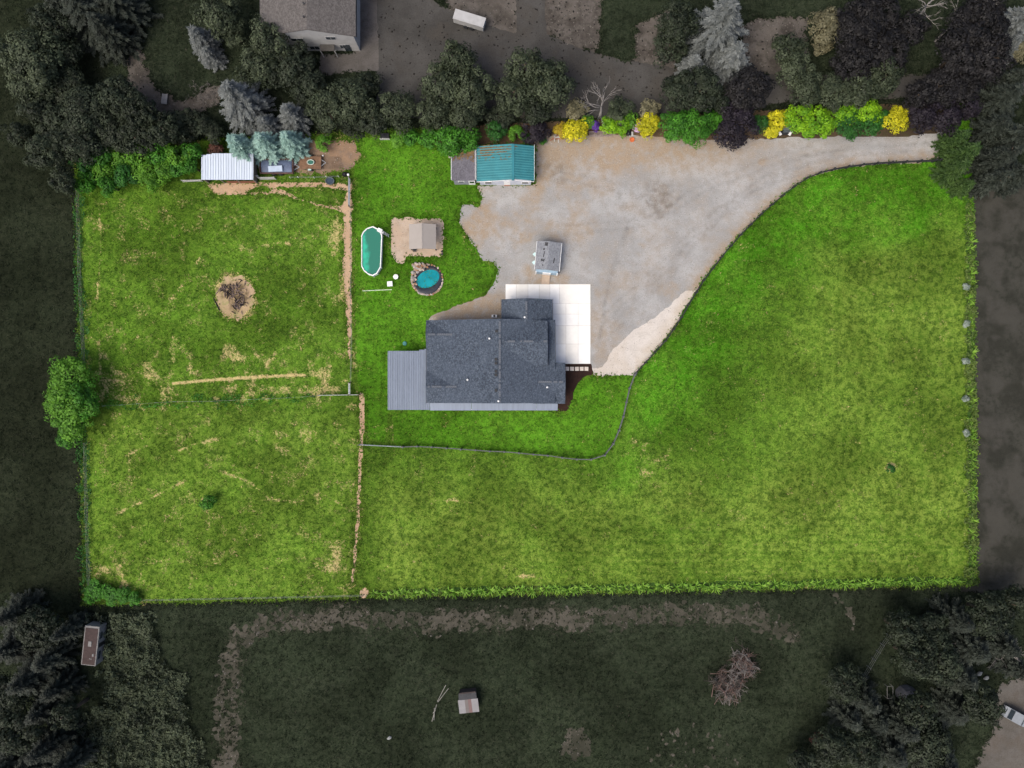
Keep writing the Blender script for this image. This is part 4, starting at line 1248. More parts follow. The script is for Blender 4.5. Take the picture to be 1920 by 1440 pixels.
MB().box(rot(0, -.2, 1.0), (3.4, 4.5, 1.95), RZ).build('wall', BLUE, play)
hw, hl = 1.93, 2.22
cy_ = 0.12
for s_ in (-1, 1):
    m = MB()
    A = [rot(s_ * hw, hl + cy_, 2.0), rot(0, hl + cy_, 2.65), rot(0, hl + cy_, 2.57), rot(s_ * hw, hl + cy_, 1.92)]
    Bq = [rot(s_ * hw, -hl + cy_, 2.0), rot(0, -hl + cy_, 2.65), rot(0, -hl + cy_, 2.57), rot(s_ * hw, -hl + cy_, 1.92)]
    m.loft(A, Bq); rf = m.build('roof_slope', GREY_SH, play)
    MB().box(rot(s_ * (hw + .03), cy_, 1.95), (0.06, 2 * hl, 0.14), RZ).build('fascia', WHITE, play)
for (lx, ly, sx, sy) in [(-.45, 1.9, .5, .55), (-.75, 1.1, .35, .25), (-.7, 0.3, .16, .9), (-.95, -.6, .3, .35), (-.65, -.6, .22, .5), (.95, -.55, .18, .8), (-.75, -1.4, .2, .2)]:
    z = 2.65 - abs(lx) / hw * .65 + .012
    MB().box(rot(lx, ly, z), (sx, sy, .012), RZ + random.uniform(-.3, .3), 0, math.atan2(.65, hw) * (1 if lx > 0 else -1)).build('roof_patch', paint('tar_patch', (0.06, 0.06, 0.065), 0.95, .5, 5), play)
for s_ in (-1, 1): MB().box(rot(s_ * 1.68, -2.5, 1.0), (0.2, 0.14, 2.0), RZ).build('corner_trim', WHITE, play)
MB().box(rot(0.02, -2.5, 0.98), (1.3, 0.14, 1.9), RZ).build('door', WHITE, play)
for ly in (0.35, -0.95):
    MB().box(rot(-2.1, ly, 1.35), (0.5, 0.5, 0.05), RZ + R(45)).build('shutter', paint('pale_aqua_paint', (0.55, 0.75, 0.76), 0.6), play)
m = MB(); m.loft([rot(-.62, -2.6, .38), rot(.62, -2.6, .38), rot(.62, -2.6, .30), rot(-.62, -2.6, .30)][::-1], [rot(-.62, -4.0, .13), rot(.62, -4.0, .13), rot(.62, -4.0, .05), rot(-.62, -4.0, .05)][::-1])
m.build('ramp', paint('tan_plywood', (0.42, 0.33, 0.25), 0.85, 0.15, 1), play)

# ---------------------------------------------------------------- sheds with teal and grey roofs
TEAL = paint('teal_roof_metal', (0.035, 0.20, 0.235), 0.5, 0.18, 0.6, metal=0.1)
LITTER = paint('leaf_litter', (0.18, 0.115, 0.05), 0.95, 0.5, 3)
PALEWALL = paint('pale_blue_siding', (0.52, 0.55, 0.62), 0.7, 0.1, 1)
sh = empty('barn_shed', P(947, 315), 'long shed with ribbed teal metal gable roof and leaf litter', 'shed')
m = MB(); a = P(899, 276, 2.6); b = P(996, 338, 2.6)
m.prism([(a.x, b.y), (b.x, b.y), (b.x, a.y), (a.x, a.y)], -.1, 2.55); m.build('wall', PALEWALL, sh)
TEALR = paint('lit_teal_rib', (0.058, 0.245, 0.27), 0.5, 0.15, 0.6)  # lighter teal paints in the light that catches the raised ribs
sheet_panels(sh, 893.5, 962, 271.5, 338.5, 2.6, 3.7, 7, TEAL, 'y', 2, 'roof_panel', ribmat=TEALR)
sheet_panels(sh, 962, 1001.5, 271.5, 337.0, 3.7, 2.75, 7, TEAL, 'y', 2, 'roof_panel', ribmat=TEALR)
a = P(962, 270.5, 3.75); b = P(962, 338.2, 3.75)
MB().box((a.x, (a.y + b.y) / 2, 3.76), (0.42, a.y - b.y, 0.05)).build('ridge_cap', TEAL, sh)
for u_, z_ in ((893.3, 2.58), (1001.8, 2.72)):
    a = P(u_, 271.5, z_); b = P(u_, 338, z_); MB().box((a.x, (a.y + b.y) / 2, z_), (0.06, a.y - b.y, 0.14)).build('fascia', WHITE, sh)
for (ua, za, ub, zb) in ((893.5, 2.6, 962, 3.7), (962, 3.7, 1001.5, 2.75)):
    a = P(ua, 338.6, za); b = P(ub, 338.6, zb); yy = P(0, 339, 3.1).y
    MB().loft([(a.x, yy - .05, za - .02), (b.x, yy - .05, zb - .02), (b.x, yy - .05, zb - .2), (a.x, yy - .05, za - .2)], [(a.x, yy, za - .02), (b.x, yy, zb - .02), (b.x, yy, zb - .2), (a.x, yy, za - .2)]).build('barge_board', WHITE, sh)
lit = MB()
for k in range(520):
    u_ = random.triangular(894, 978, 908); v_ = random.triangular(272, 306, 276)
    if v_ > 300 - (u_ - 894) * 0.28 and random.random() < .8: continue
    z = 2.6 + (u_ - 893.5) / 68.5 * 1.1 if u_ < 962 else 3.7 - (u_ - 962) / 39.5 * .95
    p = P(u_, v_, z)
    lit.box((p.x, p.y, z + .065), (random.uniform(.08, .42), random.uniform(.05, .16), .012), random.uniform(-.3, .3), 0, -.18 if u_ < 962 else .27)
tag(lit.build('leaf_litter', LITTER, sh), kind='stuff')
a = P(955, 338, 2.6)
MB().box((a.x - .35, a.y - .03, 1.0), (1.0, .08, 2.0)).build('door', WHITE, sh)
for u_ in (915, 985):
    a = P(u_, 338, 2.6); fr = MB().box((a.x, a.y - .02, 1.4), (1.2, .08, .9)).build('window', WHITE, sh); MB().box((a.x, a.y - .07, 1.4), (1.0, .04, .7)).build('pane', GLASS, fr)
a = P(951, 345); st = tag(MB().box((a.x, a.y + .2, .2), (0.95, .35, .4)).box((a.x, a.y - .15, .1), (0.95, .35, .2)).build('wooden_step', paint('red_brown_wood', (0.26, 0.11, 0.06), 0.85, .3, 3)), 'red brown wooden steps at the teal-roofed shed door', 'steps')
s2 = empty('garden_shed', P(868, 312), 'narrow shed with dark grey roof left of the teal-roofed shed', 'shed')
a = P(850, 283, 2.7); b = P(889.5, 337, 2.7)
MB().prism([(a.x, b.y), (b.x, b.y), (b.x, a.y), (a.x, a.y)], -.1, 2.6).build('wall', paint('grey_violet_siding', (0.27, 0.27, 0.32), 0.7, .12, 1), s2)
m = MB(); a = P(846.5, 280, 2.7); b = P(890.8, 337.5, 2.9)
m.loft([(a.x, a.y, 2.65), (b.x, a.y, 2.9), (b.x, a.y, 2.78), (a.x, a.y, 2.53)], [(a.x, b.y, 2.65), (b.x, b.y, 2.9), (b.x, b.y, 2.78), (a.x, b.y, 2.53)])
m.build('roof', shingle_mat('violet_grey_roofing', (0.105, 0.10, 0.115), (0.14, 0.135, 0.155), (0.18, 0.175, 0.19)), s2)
for u_, z_ in ((846.2, 2.6), (891.3, 2.85)):
    a = P(u_, 280, z_); b = P(u_, 337, z_); MB().box((a.x, (a.y + b.y) / 2, z_), (0.07, a.y - b.y, .16)).build('fascia', WHITE, s2)
lit = MB()
for k in range(260):
    u_ = random.uniform(848, 889); v_ = random.triangular(281, 303, 283); z = 2.68 + (u_ - 846.5) / 44 * .25; p = P(u_, v_, z)
    lit.box((p.x, p.y, z + .01), (random.uniform(.08, .3), random.uniform(.05, .18), .012), random.uniform(0, 3), 0, -.06)
tag(lit.build('leaf_litter', LITTER, s2), kind='stuff')
a = P(864, 337, 2.6); fr = MB().box((a.x, a.y - .03, 1.7), (1.0, .08, .6)).build('window', WHITE, s2); MB().box((a.x, a.y - .08, 1.7), (.75, .04, .38)).build('pane', GLASS, fr)
a = P(884, 337, 2.6); dr = MB().box((a.x, a.y - .03, 1.05), (1.0, .08, 2.0)).build('door', WHITE, s2); MB().box((a.x, a.y - .08, 1.45), (.7, .04, .8)).build('pane', GLASS, dr)
a = P(843.5, 291); tag(MB().box((a.x, a.y, .45), (.32, 1.1, .06)).box((a.x, a.y + .4, .2), (.3, .08, .5)).box((a.x, a.y - .4, .2), (.3, .08, .5)).build('bench', paint('bleached_boards', (0.6, 0.55, 0.47), 0.8)), 'pale wooden bench at the left side of the grey shed', 'bench')
a = P(931, 257); tag(MB().box((a.x, a.y, .4), (.8, .45, .8), .2).box((a.x + .15, a.y - .45, .3), (.45, .35, .6), .2).build('white_cabinet', WHITE), 'white appliances dumped behind the teal-roofed shed', 'appliance')

# ---------------------------------------------------------------- silver-roofed animal shelter
SILVER = paint('silver_roof_metal', (0.58, 0.65, 0.74), 0.5, 0.08, 0.5, metal=0.1, stretch=(3, .3, 1))
sl = empty('animal_shelter', P(426, 320), 'open animal shelter with pale silver ribbed metal roof', 'shelter')
for i in range(10):
    sheet_panels(sl, 377.5 + 9.75 * i, 377.5 + 9.75 * (i + 1), 287.5 + (3.0 * max(0, 1 - i / 2.0)), 337, 2.5, 2.5, 1, SILVER, 'x', 2, ribmat=paint('shaded_silver_rib', (0.44, 0.50, 0.58), 0.5, .1, .6))  # darker silver on the ribs stands in for their shading
WOOD = paint('weathered_boards', (0.24, 0.20, 0.165), 0.9, .3, 2)
a = P(380, 292, 2.4); b = P(472, 335, 2.4)
MB().box(((a.x + b.x) / 2, a.y, 1.15), (b.x - a.x, .08, 2.5)).build('back_wall', WOOD, sl)
for x in (a.x, b.x): MB().box((x, (a.y + b.y) / 2, 1.15), (.08, a.y - b.y - .1, 2.45)).build('side_wall', WOOD, sl)
for q in (0, .33, .66, 1): MB().box((a.x + (b.x - a.x) * q, b.y, 1.2), (.14, .14, 2.4)).build('post', WOOD, sl)
MB().box(((a.x + b.x) / 2 + 1.6, b.y, .5), ((b.x - a.x) * .6, .06, 1.0)).build('kick_board', paint('rust_board', (0.22, 0.09, 0.05), .9), sl)


def board_panel(u0, v0, u1, v1, h, label, mat=None):
    a, b = P(u0, v0), P(u1, v1); root = empty('board_fence', a, label, 'fence')
    n = 3; L = (b - a).length; ang = math.atan2(b.y - a.y, b.x - a.x); c = (a + b) / 2
    for k in range(n): MB().box((c.x, c.y, h * (k + .6) / n), (L, .06, h / n * .7), ang).build('board', mat or WOOD, root)
    for q in (a, b): MB().box((q.x, q.y, h / 2), (.12, .12, h + .1), ang).build('post', mat or WOOD, root)


PALEWOOD = paint('pale_grey_boards', (0.45, 0.45, 0.43), 0.85, .2, 2)
board_panel(345, 341, 380, 340, .9, 'low pale board fence left of the silver-roofed shelter', PALEWOOD)
board_panel(476, 334, 487, 333, 1.2, 'short board fence at the right corner of the silver-roofed shelter', PALEWOOD)
board_panel(489, 337, 518, 336.5, 1.3, 'pale board fence in front of the loaded trailer', PALEWOOD)

# trailer with tarp and sheets
tr = empty('utility_trailer', P(519, 312), 'open utility trailer loaded with blue tarps under the spruce', 'trailer')
c = P(519, 312, .8)
BROWN = paint('brown_trailer_steel', (0.16, 0.09, 0.08), .7, .3, 2)
MB().box((c.x, c.y, .5), (5.2, 2.2, .12)).build('bed', BROWN, tr)
for (dx, dy, sx, sy) in [(0, 1.1, 5.2, .07), (0, -1.1, 5.2, .07), (2.6, 0, .07, 2.2), (-2.6, 0, .07, 2.2)]: MB().box((c.x + dx, c.y + dy, .78), (sx, sy, .5)).build('side_panel', BROWN, tr)
for dx in (-.6, .5):
    for dy in (-1.2, 1.2): MB().tube([(c.x + dx, c.y + dy - .1, .36), (c.x + dx, c.y + dy + .1, .36)], .34, 12).build('wheel', DARKM, tr)
MB().tube([(c.x + 2.6, c.y + .5, .5), (c.x + 3.5, c.y, .5)], .05).tube([(c.x + 2.6, c.y - .5, .5), (c.x + 3.5, c.y, .5)], .05).build('drawbar', GALV, tr)
tp = MB()
N = 9
TARP = paint('blue_grey_tarp', (0.10, 0.13, 0.21), .55, .35, 1.5)
for i in range(N):
    for j in range(5): tp.v.append((c.x - 2.4 + 4.8 * i / (N - 1), c.y - .95 + 1.9 * j / 4, .85 + random.uniform(0, .3) * (0 < j < 4)))
tp.f = [(i * 5 + j, (i + 1) * 5 + j, (i + 1) * 5 + j + 1, i * 5 + j + 1) for i in range(N - 1) for j in range(4)]
tag(tp.build('tarp', TARP, None, True), 'crumpled blue grey tarp lying on the loaded trailer', 'tarp')
tag(MB().box((c.x - .1, c.y - .5, 1.25), (2.2, .9, .03), .05, .06).build('plastic_sheet', paint('pale_plastic_sheet', (0.42, 0.5, 0.62), .3, .1)), 'pale translucent sheet on top of the tarp', 'sheet')
p = P(553, 308); tag(MB().lathe((p.x, p.y, 0), [(.26, 0), (.3, .5), (.3, .6), (.24, .62), (.24, .55)], 14).build('white_bucket', WHITE, None, True), 'white bucket between the loaded trailer and the wooden deck', 'bucket')

# flat wooden trailer deck with a green tub
fd = empty('flatbed_trailer', P(582, 305), 'flat wooden trailer deck with a steel drawbar', 'trailer')
c = P(582, 305, .6)
PLANK = paint('brown_planks', (0.20, 0.115, 0.07), .9, .3, 2)
for k in range(7): MB().box((c.x + .15, c.y - .87 + .29 * k, .58), (3.1, .27, .06)).build('plank', PLANK, fd)
MB().box((c.x + .15, c.y, .48), (3.1, 2.05, .1)).build('frame', DARKM, fd)
MB().box((c.x - 1.6, c.y + .1, .5), (.35, 1.9, .05)).build('tail_board', PLANK, fd)
MB().tube([(c.x + 1.7, c.y + .5, .5), (c.x + 2.4, c.y + .05, .5)], .04).tube([(c.x + 1.7, c.y - .5, .5), (c.x + 2.4, c.y + .05, .5)], .04).build('drawbar', GALV, fd)
for dy in (-1.12, 1.12): MB().tube([(c.x, c.y + dy - .09, .33), (c.x, c.y + dy + .09, .33)], .32, 12).build('wheel', DARKM, fd)
MB().box((c.x - .1, c.y - 1.15, .72), (.5, .24, .05)).build('fender', paint('pale_green_fender', (.45, .6, .55), .6), fd)
tb = empty('wading_tub', (c.x + .1, c.y, .61), 'shell-shaped tub with pale rim and green water on the wooden deck', 'tub')
MB().lathe((c.x + .1, c.y, .61), [(.5, 0), (.62, .25), (.62, .28), (.52, .28), (.5, .2)], 9, 1.0, .72).build('rim', paint('pale_plastic', (.6, .68, .6), .5), tb, True)
MB().lathe((c.x + .1, c.y, .61), [(.47, .2), (.47, .24)], 9, 1.0, .72).build('water', paint('green_tub_water', (.05, .16, .12), .15), tb)
for (a, b, lab) in [(568, 296, 'small white cup on the left rear corner of the wooden deck'), (604, 290, 'white jar on the ground behind the wooden deck')]:
    p = P(a, b, .6); zz = .62 if a < 590 else .02
    tag(MB().lathe((p.x, p.y, zz), [(.1, 0), (.12, .18), (.09, .19)], 10).build('white_cup', WHITE), lab, 'cup')
# stock tank, cable reel, gate and posts
tk = empty('stock_tank', P(620, 341), 'dark oval stock tank standing on the dirt', 'tank')
p = P(620, 341)
MB().lathe((p.x, p.y, 0), [(.62, 0), (.68, .55), (.72, .58), (.72, .62), (.62, .62), (.6, .45)], 20, 1, .85).build('shell', paint('dark_rubber', (.10, .12, .13), .6), tk, True)
MB().lathe((p.x, p.y, 0), [(.6, .44), (.6, .48)], 20, 1, .85).build('water', paint('dark_water', (.045, .065, .09), .1), tk)
p = P(648, 328); cr = empty('rubbish_sack', p, 'black bulging sack by the top of the metal gate', 'sack')
MB().lathe((p.x, p.y, 0), [(.3, 0), (.5, .2), (.45, .5), (.2, .68), (.12, .78)], 9, 1.1, .8).build('sack', paint('black_plastic', (.012, .012, .015), .35), cr, True)
p = P(654, 329); tag(MB().lathe((p.x, p.y, 0), [(.16, 0), (.2, .45), (.2, .55), (.1, .6)], 10).build('white_pail', WHITE, None, True), 'white pail beside the black sack', 'pail')


def gate(u0, v0, u1, v1, label, mat=GALV, h=1.25):
    a, b = P(u0, v0), P(u1, v1); root = empty('metal_gate', a, label, 'gate')
    for k in range(5): MB().tube([(a.x, a.y, .25 + k * h / 5), (b.x, b.y, .25 + k * h / 5)], .035, 6).build('rail', mat, root)
    for q in (0, .5, 1): c = a.lerp(b, q); MB().tube([(c.x, c.y, .2), (c.x, c.y, h + .05)], .035, 6).build('upright', mat, root)
    for c in (a, b): MB().box((c.x, c.y, .7), (.14, .14, 1.5)).build('post', WOOD, root)


gate(657, 336, 656.5, 389, 'long grey metal gate standing north to south by the dirt path', GALV, 1.35)
gate(600, 741, 675, 740, 'pale tubular gate closing the gap between the paddocks', paint('white_tube', (.62, .64, .62), .5))
gate(657, 718, 657, 740, 'short tubular gate meeting the paddock gate at a corner', paint('white_tube', (.62, .64, .62), .5))
WIRE = paint('wire', (.22, .23, .23), .5)


def wire_fence(pts, step, label, mat, h=1.15, rad=.05):
    root = empty('wire_fence', P(*pts[0]), label, 'fence')
    seg = []
    for i in range(len(pts) - 1):
        a, b = P(*pts[i]), P(*pts[i + 1]); n = max(1, round((b - a).length / (step * S)))
        seg += [a.lerp(b, k / n) for k in range(n)]
    seg.append(P(*pts[-1]))
    pm = MB().tube([(0, 0, -.1), (0, 0, h)], rad, 6).mesh('post', mat)
    for c in seg: link('post', pm, root, c - root.location, (random.uniform(-.04, .04), random.uniform(-.04, .04), 0))
    for k in range(3): MB().tube([(c.x, c.y, h * (.35 + .3 * k)) for c in seg], .012, 4).build('wire', WIRE, root)


wire_fence([(198, 761), (262, 757), (330, 753), (400, 752), (470, 749), (540, 746), (598, 742)], 29, 'wire fence with thin white posts between the two west paddocks', paint('white_fibre_post', (.7, .72, .7), .6), .95, .03)
wire_fence([(659, 390), (660, 470), (659, 560), (661, 640), (659, 716)], 30, 'wire fence running north to south along the dirt path', WOOD, 1.15)
wire_fence([(150, 360), (154, 520), (162, 680)], 28, 'wire fence on the west boundary above the big bush', WOOD)
wire_fence([(164, 830), (167, 960), (172, 1105)], 28, 'wire fence on the west boundary below the big bush', WOOD)
wire_fence([(260, 1123), (420, 1120), (560, 1117), (690, 1114)], 30, 'wire fence on the south boundary of the southwest paddock', WOOD)
wire_fence([(545, 334), (560, 333.5), (590, 334), (636, 332)], 22, 'short line of white posts behind the stock tank', WHITE, .7, .05)
wire_fence([(1616, 1263), (1634, 1232), (1650, 1205), (1662, 1188)], 18, 'leaning grey wire fence in front of the lower right wood', paint('grey_post', (.13, .14, .14), .8), 1.4, .05)

# ---------------------------------------------------------------- board rail fence along drive and house lawn
BLACKW = paint('black_stained_wood', (0.028, 0.030, 0.032), .8, .35, 3)
GREYW = paint('grey_fence_wood', (0.13, 0.135, 0.14), .85, .35, 3)


def rail_fence(pts, label, mat, step=27, rails=3, h=1.4):
    root = empty('rail_fence', P(*pts[0]), label, 'fence')
    seg = [P(*pts[0])]
    acc = 0
    for i in range(len(pts) - 1):
        a, b = P(*pts[i]), P(*pts[i + 1]); L = (b - a).length; d = step * S - acc
        while d <= L:
            seg.append(a.lerp(b, d / L)); d += step * S
        acc = L - (d - step * S)
    seg.append(P(*pts[-1]))
    pm = MB().box((0, 0, h / 2 - .05), (.21, .21, h + .1)).box((0, 0, h + .03), (.26, .26, .05)).mesh('post', mat)
    for c in seg: link('post', pm, root, c - root.location, (random.uniform(-.03, .03), random.uniform(-.03, .03), random.uniform(-.1, .1)))
    for i in range(len(seg) - 1):
        a, b = seg[i], seg[i + 1]; c = (a + b) / 2; L = (b - a).length; ang = math.atan2(b.y - a.y, b.x - a.x)
        for k in range(rails):
            MB().box((c.x, c.y, .35 + k * .38), (L - .02, .05 if k < 2 else .11, .14 if k < 2 else .1), ang, random.uniform(-.05, .05)).build('rail', mat, root)


rail_fence(FENCE_E, 'black board rail fence curving along the gravel drive', BLACKW)
rail_fence(FENCE_S[3:], 'grey board rail fence around the lawn below the house', GREYW)
gate(675, 833, 755, 837, 'grey tubular gate across the track south of the porch', GALV)

# ---------------------------------------------------------------- pool
pl = empty('above_ground_pool', P(697, 471), 'oval above-ground pool with white rim and murky green water', 'pool')
rim = [(677.5, 441), (677.5, 500), (682, 508), (690, 514.5), (699, 517.5), (707, 513), (714, 501), (716.5, 440), (711, 430), (699, 424), (688, 427.5), (681, 434)]
hh = 1.25
W_ = [P(a, b, hh).xy for a, b in rim]
cx_ = sum(p.x for p in W_) / len(W_); cyy = sum(p.y for p in W_) / len(W_)
def inset(k): return [Vector((cx_ + (p.x - cx_) * (1 - k / abs(p - Vector((cx_, cyy))).__len__() if False else 1 - k), cyy + (p.y - cyy) * (1 - k * .55))) for p in W_]
inn = inset(0.085)
m = MB(); n = len(W_)
vs = [(p.x, p.y, hh) for p in W_] + [(p.x, p.y, hh) for p in inn] + [(p.x, p.y, hh - .06) for p in inn] + [(p.x, p.y, hh - .06) for p in W_]
fs = []
for ring in range(4):
    o2 = (ring + 1) % 4
    fs += [(ring * n + i, ring * n + (i + 1) % n, o2 * n + (i + 1) % n, o2 * n + i) for i in range(n)]
m.add(vs, fs); m.build('rim', WHITE, pl)
m = MB(); mid = inset(0.03); inm = inset(0.045)
vs = [(p.x, p.y, -.05) for p in mid] + [(p.x, p.y, hh - .05) for p in mid] + [(p.x, p.y, hh - .05) for p in inm] + [(p.x, p.y, .02) for p in inm]
fs = []
for ring in range(3): fs += [(ring * n + i, ring * n + (i + 1) % n, (ring + 1) * n + (i + 1) % n, (ring + 1) * n + i) for i in range(n)]
m.add(vs, fs); m.build('wall', paint('white_pool_wall', (.7, .7, .72), .6, .15, 3), pl)
t = NT('murky_pool_water'); co = t.coord()
sx_ = t.n('ShaderNodeSeparateXYZ'); t.l(co, sx_.inputs[0])
alg = t.ramp(t.math('ADD', t.math('MULTIPLY', sx_.outputs['X'], 0.42), t.math('MULTIPLY', t.math('SUBTRACT', t.noise(0.55, 3, .55, co), .5), 1.6)), -.55, -.05)
wc = t.mix(alg, (0.035, 0.42, 0.27), (0.028, 0.165, 0.115))
wm = t.done(wc, 0.12, 0.35)
m = MB(); m.add([(p.x, p.y, hh - .16) for p in inm], [tuple(range(n))]); m.build('water', wm, pl)
for i, p in enumerate(mid): MB().tube([(p.x, p.y, 0), (p.x, p.y, hh - .03)], .06, 6).build('upright', WHITE, pl)
p = P(712, 432, hh); MB().box((p.x, p.y, hh + .02), (.75, .6, .08), -.5).box((p.x + .25, p.y - .3, hh - .4), (.4, .35, .8), -.5).build('skimmer', WHITE, pl)
ld = MB(); p = P(716.5, 436, hh)
for dy in (-.2, .2): ld.tube([(p.x + .9, p.y + dy - .3, 0), (p.x + .15, p.y + dy, hh + .5), (p.x - .15, p.y + dy, hh + .5), (p.x - .3, p.y + dy, hh - .2)], .03, 6)
for k in range(4): ld.box((p.x + .9 - .75 * (k + .5) / 4, p.y - .3 * (1 - (k + .5) / 4), (hh + .5) * (k + .5) / 4.6), (.12, .45, .04))
ld.build('ladder', GALV, pl)

# ---------------------------------------------------------------- gazebo on the sand pad
TAN = paint('taupe_roof_sheet', (0.32, 0.29, 0.265), .55, .06, .6)
gz = empty('gazebo', P(792, 445), 'taupe hardtop gazebo standing on the sand pad', 'gazebo')
for (ua, ub, za, zb) in ((767, 791.3, 2.35, 3.05), (791.3, 817.5, 3.05, 2.35)):
    y0 = P(0, 419.5, 2.7).y; y1 = P(0, 466.5, 2.7).y; x0 = P(ua, 0, za).x; x1 = P(ub, 0, zb).x
    MB().loft([(x0, y0, za), (x1, y0, zb), (x1, y0, zb - .06), (x0, y0, za - .06)], [(x0, y1, za), (x1, y1, zb), (x1, y1, zb - .06), (x0, y1, za - .06)]).build('roof_slope', TAN, gz)
a = P(791.3, 419.3, 3.06); b = P(791.3, 466.7, 3.06); MB().box((a.x, (a.y + b.y) / 2, 3.05), (.16, a.y - b.y, .06)).build('ridge_cap', TAN, gz)
for (a, b) in ((769, 422), (815, 422), (769, 464), (815, 464)): p = P(a, b, 2.3); MB().box((p.x, p.y, 1.15), (.14, .14, 2.35)).build('post', DARKM, gz)
for b in (422, 464): p = P(769, b, 2.3); q = P(815, b, 2.3); MB().box(((p.x + q.x) / 2, p.y, 2.25), (q.x - p.x - .14, .1, .14)).build('beam', DARKM, gz)
ch = MB(); p = P(778, 470)
ch.box((p.x, p.y, .42), (.5, .5, .06)).box((p.x, p.y + .24, .75), (.5, .05, .6))
for dx in (-.22, .22):
    for dy in (-.22, .22): ch.tube([(p.x + dx, p.y + dy, 0), (p.x + dx, p.y + dy, .42)], .02, 5)
tag(ch.build('patio_chair', DARKM), 'dark patio chair at the front left post of the gazebo', 'chair')
for (a, b) in ((828.5, 472), (829, 477)):
    p = P(a, b); tag(MB().lathe((p.x, p.y, 0), [(.14, 0), (.17, .25), (.13, .26)], 10).build('plant_pot', DARKM, None, True), ('upper' if b < 475 else 'lower') + ' small dark pot in the corner of the sand pad', 'pot')

# ---------------------------------------------------------------- rock-edged garden pond
po = empty('garden_pond', P(802, 523), 'rock-edged garden pond with turquoise water and black liner', 'pond')
def oval(k, ox=0, oy=0): return [P(801.5 + ox + (26.5 + k) * math.copysign(abs(math.cos(t)) ** .92, math.cos(t)), 524.5 + oy + (26 + k) * math.copysign(abs(math.sin(t)) ** .92, math.sin(t)) * (1 if math.cos(t) > 0 else 1 + .06 * abs(math.sin(2 * t)))) for t in [2 * math.pi * i / 32 for i in range(32)]]
o1, o2, o3 = oval(2), oval(-2), [P(802.5 + 21.5 * math.cos(t), 523 + 16.5 * math.sin(t) - 5 * math.cos(t)) for t in [2 * math.pi * i / 32 for i in range(32)]]
m = MB(); n = 32
vs = [(p.x, p.y, .02) for p in o1] + [(p.x, p.y, .22) for p in o2] + [(p.x, p.y, .06) for p in o3]
m.add(vs, [(r_ * n + i, (r_ + 1) * n + i, (r_ + 1) * n + (i + 1) % n, r_ * n + (i + 1) % n) for r_ in range(2) for i in range(n)]); m.build('liner', paint('black_liner', (.022, .026, .040), .5, .4, 4), po, True)
PW = NT('turquoise_pond_water'); wmat = PW.done(PW.mix(PW.ramp(PW.noise(.5, 3), .3, .7), (0.0, 0.185, 0.225), (0.004, 0.27, 0.31)), .1, .35)
m = MB(); m.add([(p.x, p.y, .085) for p in o3][::-1], [tuple(range(n))]); m.build('water', wmat, po)
STONES = [paint(nm, c_, .9, .3, 4) for nm, c_ in (('tan_stone', (.34, .25, .18)), ('grey_stone', (.33, .30, .28)), ('rust_stone', (.30, .16, .08)), ('pale_stone', (.52, .44, .37)))]


def rock_mesh(seed, mat):
    g = np.random.default_rng(seed); m = MB(); m.lathe((0, 0, 0), [(.35, -.3), (.5, -.05), (.42, .22), (.15, .34)], 7)
    m.v = [tuple(np.array(q) * g.uniform(.75, 1.2, 3)) for q in m.v]; return m.mesh('rock', mat)


rocks = [rock_mesh(i, STONES[i % 4]) for i in range(12)]
def put_rock(u_, v_, z, s_, parent, name='rock'):
    p = P(u_, v_); link(name, random.choice(rocks), parent, (p.x - parent.location.x, p.y - parent.location.y, z), (random.uniform(-.3, .3), random.uniform(-.3, .3), random.uniform(0, 6)), (s_ * random.uniform(.8, 1.2), s_ * random.uniform(.8, 1.2), s_ * .8))
for i in range(74):
    t_ = 2 * math.pi * i / 74; k = 2.6 + random.uniform(-.8, .8)
    if math.cos(t_) > .2 and math.sin(t_) < .25 and random.random() < .5: continue
    put_rock(801.5 + (26.5 + k) * math.cos(t_), 524.5 + (26 + k) * math.sin(t_), .12, random.uniform(.28, .42), po)
for i in range(70):
    u_ = random.triangular(774, 804, 783); v_ = random.triangular(493, 514, 500)
    if v_ - 493 > 23 - (u_ - 774) * .45: continue
    put_rock(u_, v_, random.uniform(.15, .55), random.uniform(.3, .62), po)
for i in range(16): put_rock(random.uniform(774, 781), random.uniform(512, 534), random.uniform(.1, .3), random.uniform(.25, .45), po)

# garden furniture and bits on the lawn
for (a, b, lab, hx) in ((743, 520, 'white round-topped garden table west of the pond', True), (732, 533, 'white square garden table southwest of the pool', False)):
    p = P(a, b); t_ = empty('garden_table', p, lab, 'table')
    if hx: MB().lathe((p.x, p.y, .55), [(.42, 0), (.42, .05)], 8).build('top', WHITE, t_)
    else: MB().box((p.x, p.y, .55), (.82, .8, .05), .08).build('top', WHITE, t_)
    for dx in (-.26, .26):
        for dy in (-.26, .26): MB().tube([(p.x + dx, p.y + dy, 0), (p.x + dx * .9, p.y + dy * .9, .55)], .03, 6).build('leg', WHITE, t_)
a, b = P(680, 545.5), P(735, 543); tag(MB().tube([(a.x, a.y, .08), (b.x, b.y, .08)], .07, 6).build('white_pole', paint('pale_green_pole', (.55, .65, .45), .6)), 'thin pale pole lying in the grass below the pool', 'pole')
p = P(759, 644); ms = empty('septic_lid', p, 'small pale turquoise round lid in the lawn north of the porch', 'lid')
MB().lathe((p.x, p.y, 0), [(.34, 0), (.34, .1), (.26, .16), (.05, .18)], 14).build('lid', paint('turquoise_plastic', (.10, .33, .30), .6), ms, True)
MB().box((p.x, p.y, .2), (.22, .06, .05)).build('handle', paint('turquoise_plastic', (.12, .42, .38), .6), ms)
p = P(722, 257); bx = empty('planter_box', p, 'black rectangular box with pale rim at the north fence', 'box')
MB().box((p.x, p.y, .3), (1.4, .8, .6)).build('box', DARKM, bx); MB().box((p.x, p.y - .43, .33), (1.55, .07, .66)).build('rim', PALEWOOD, bx)

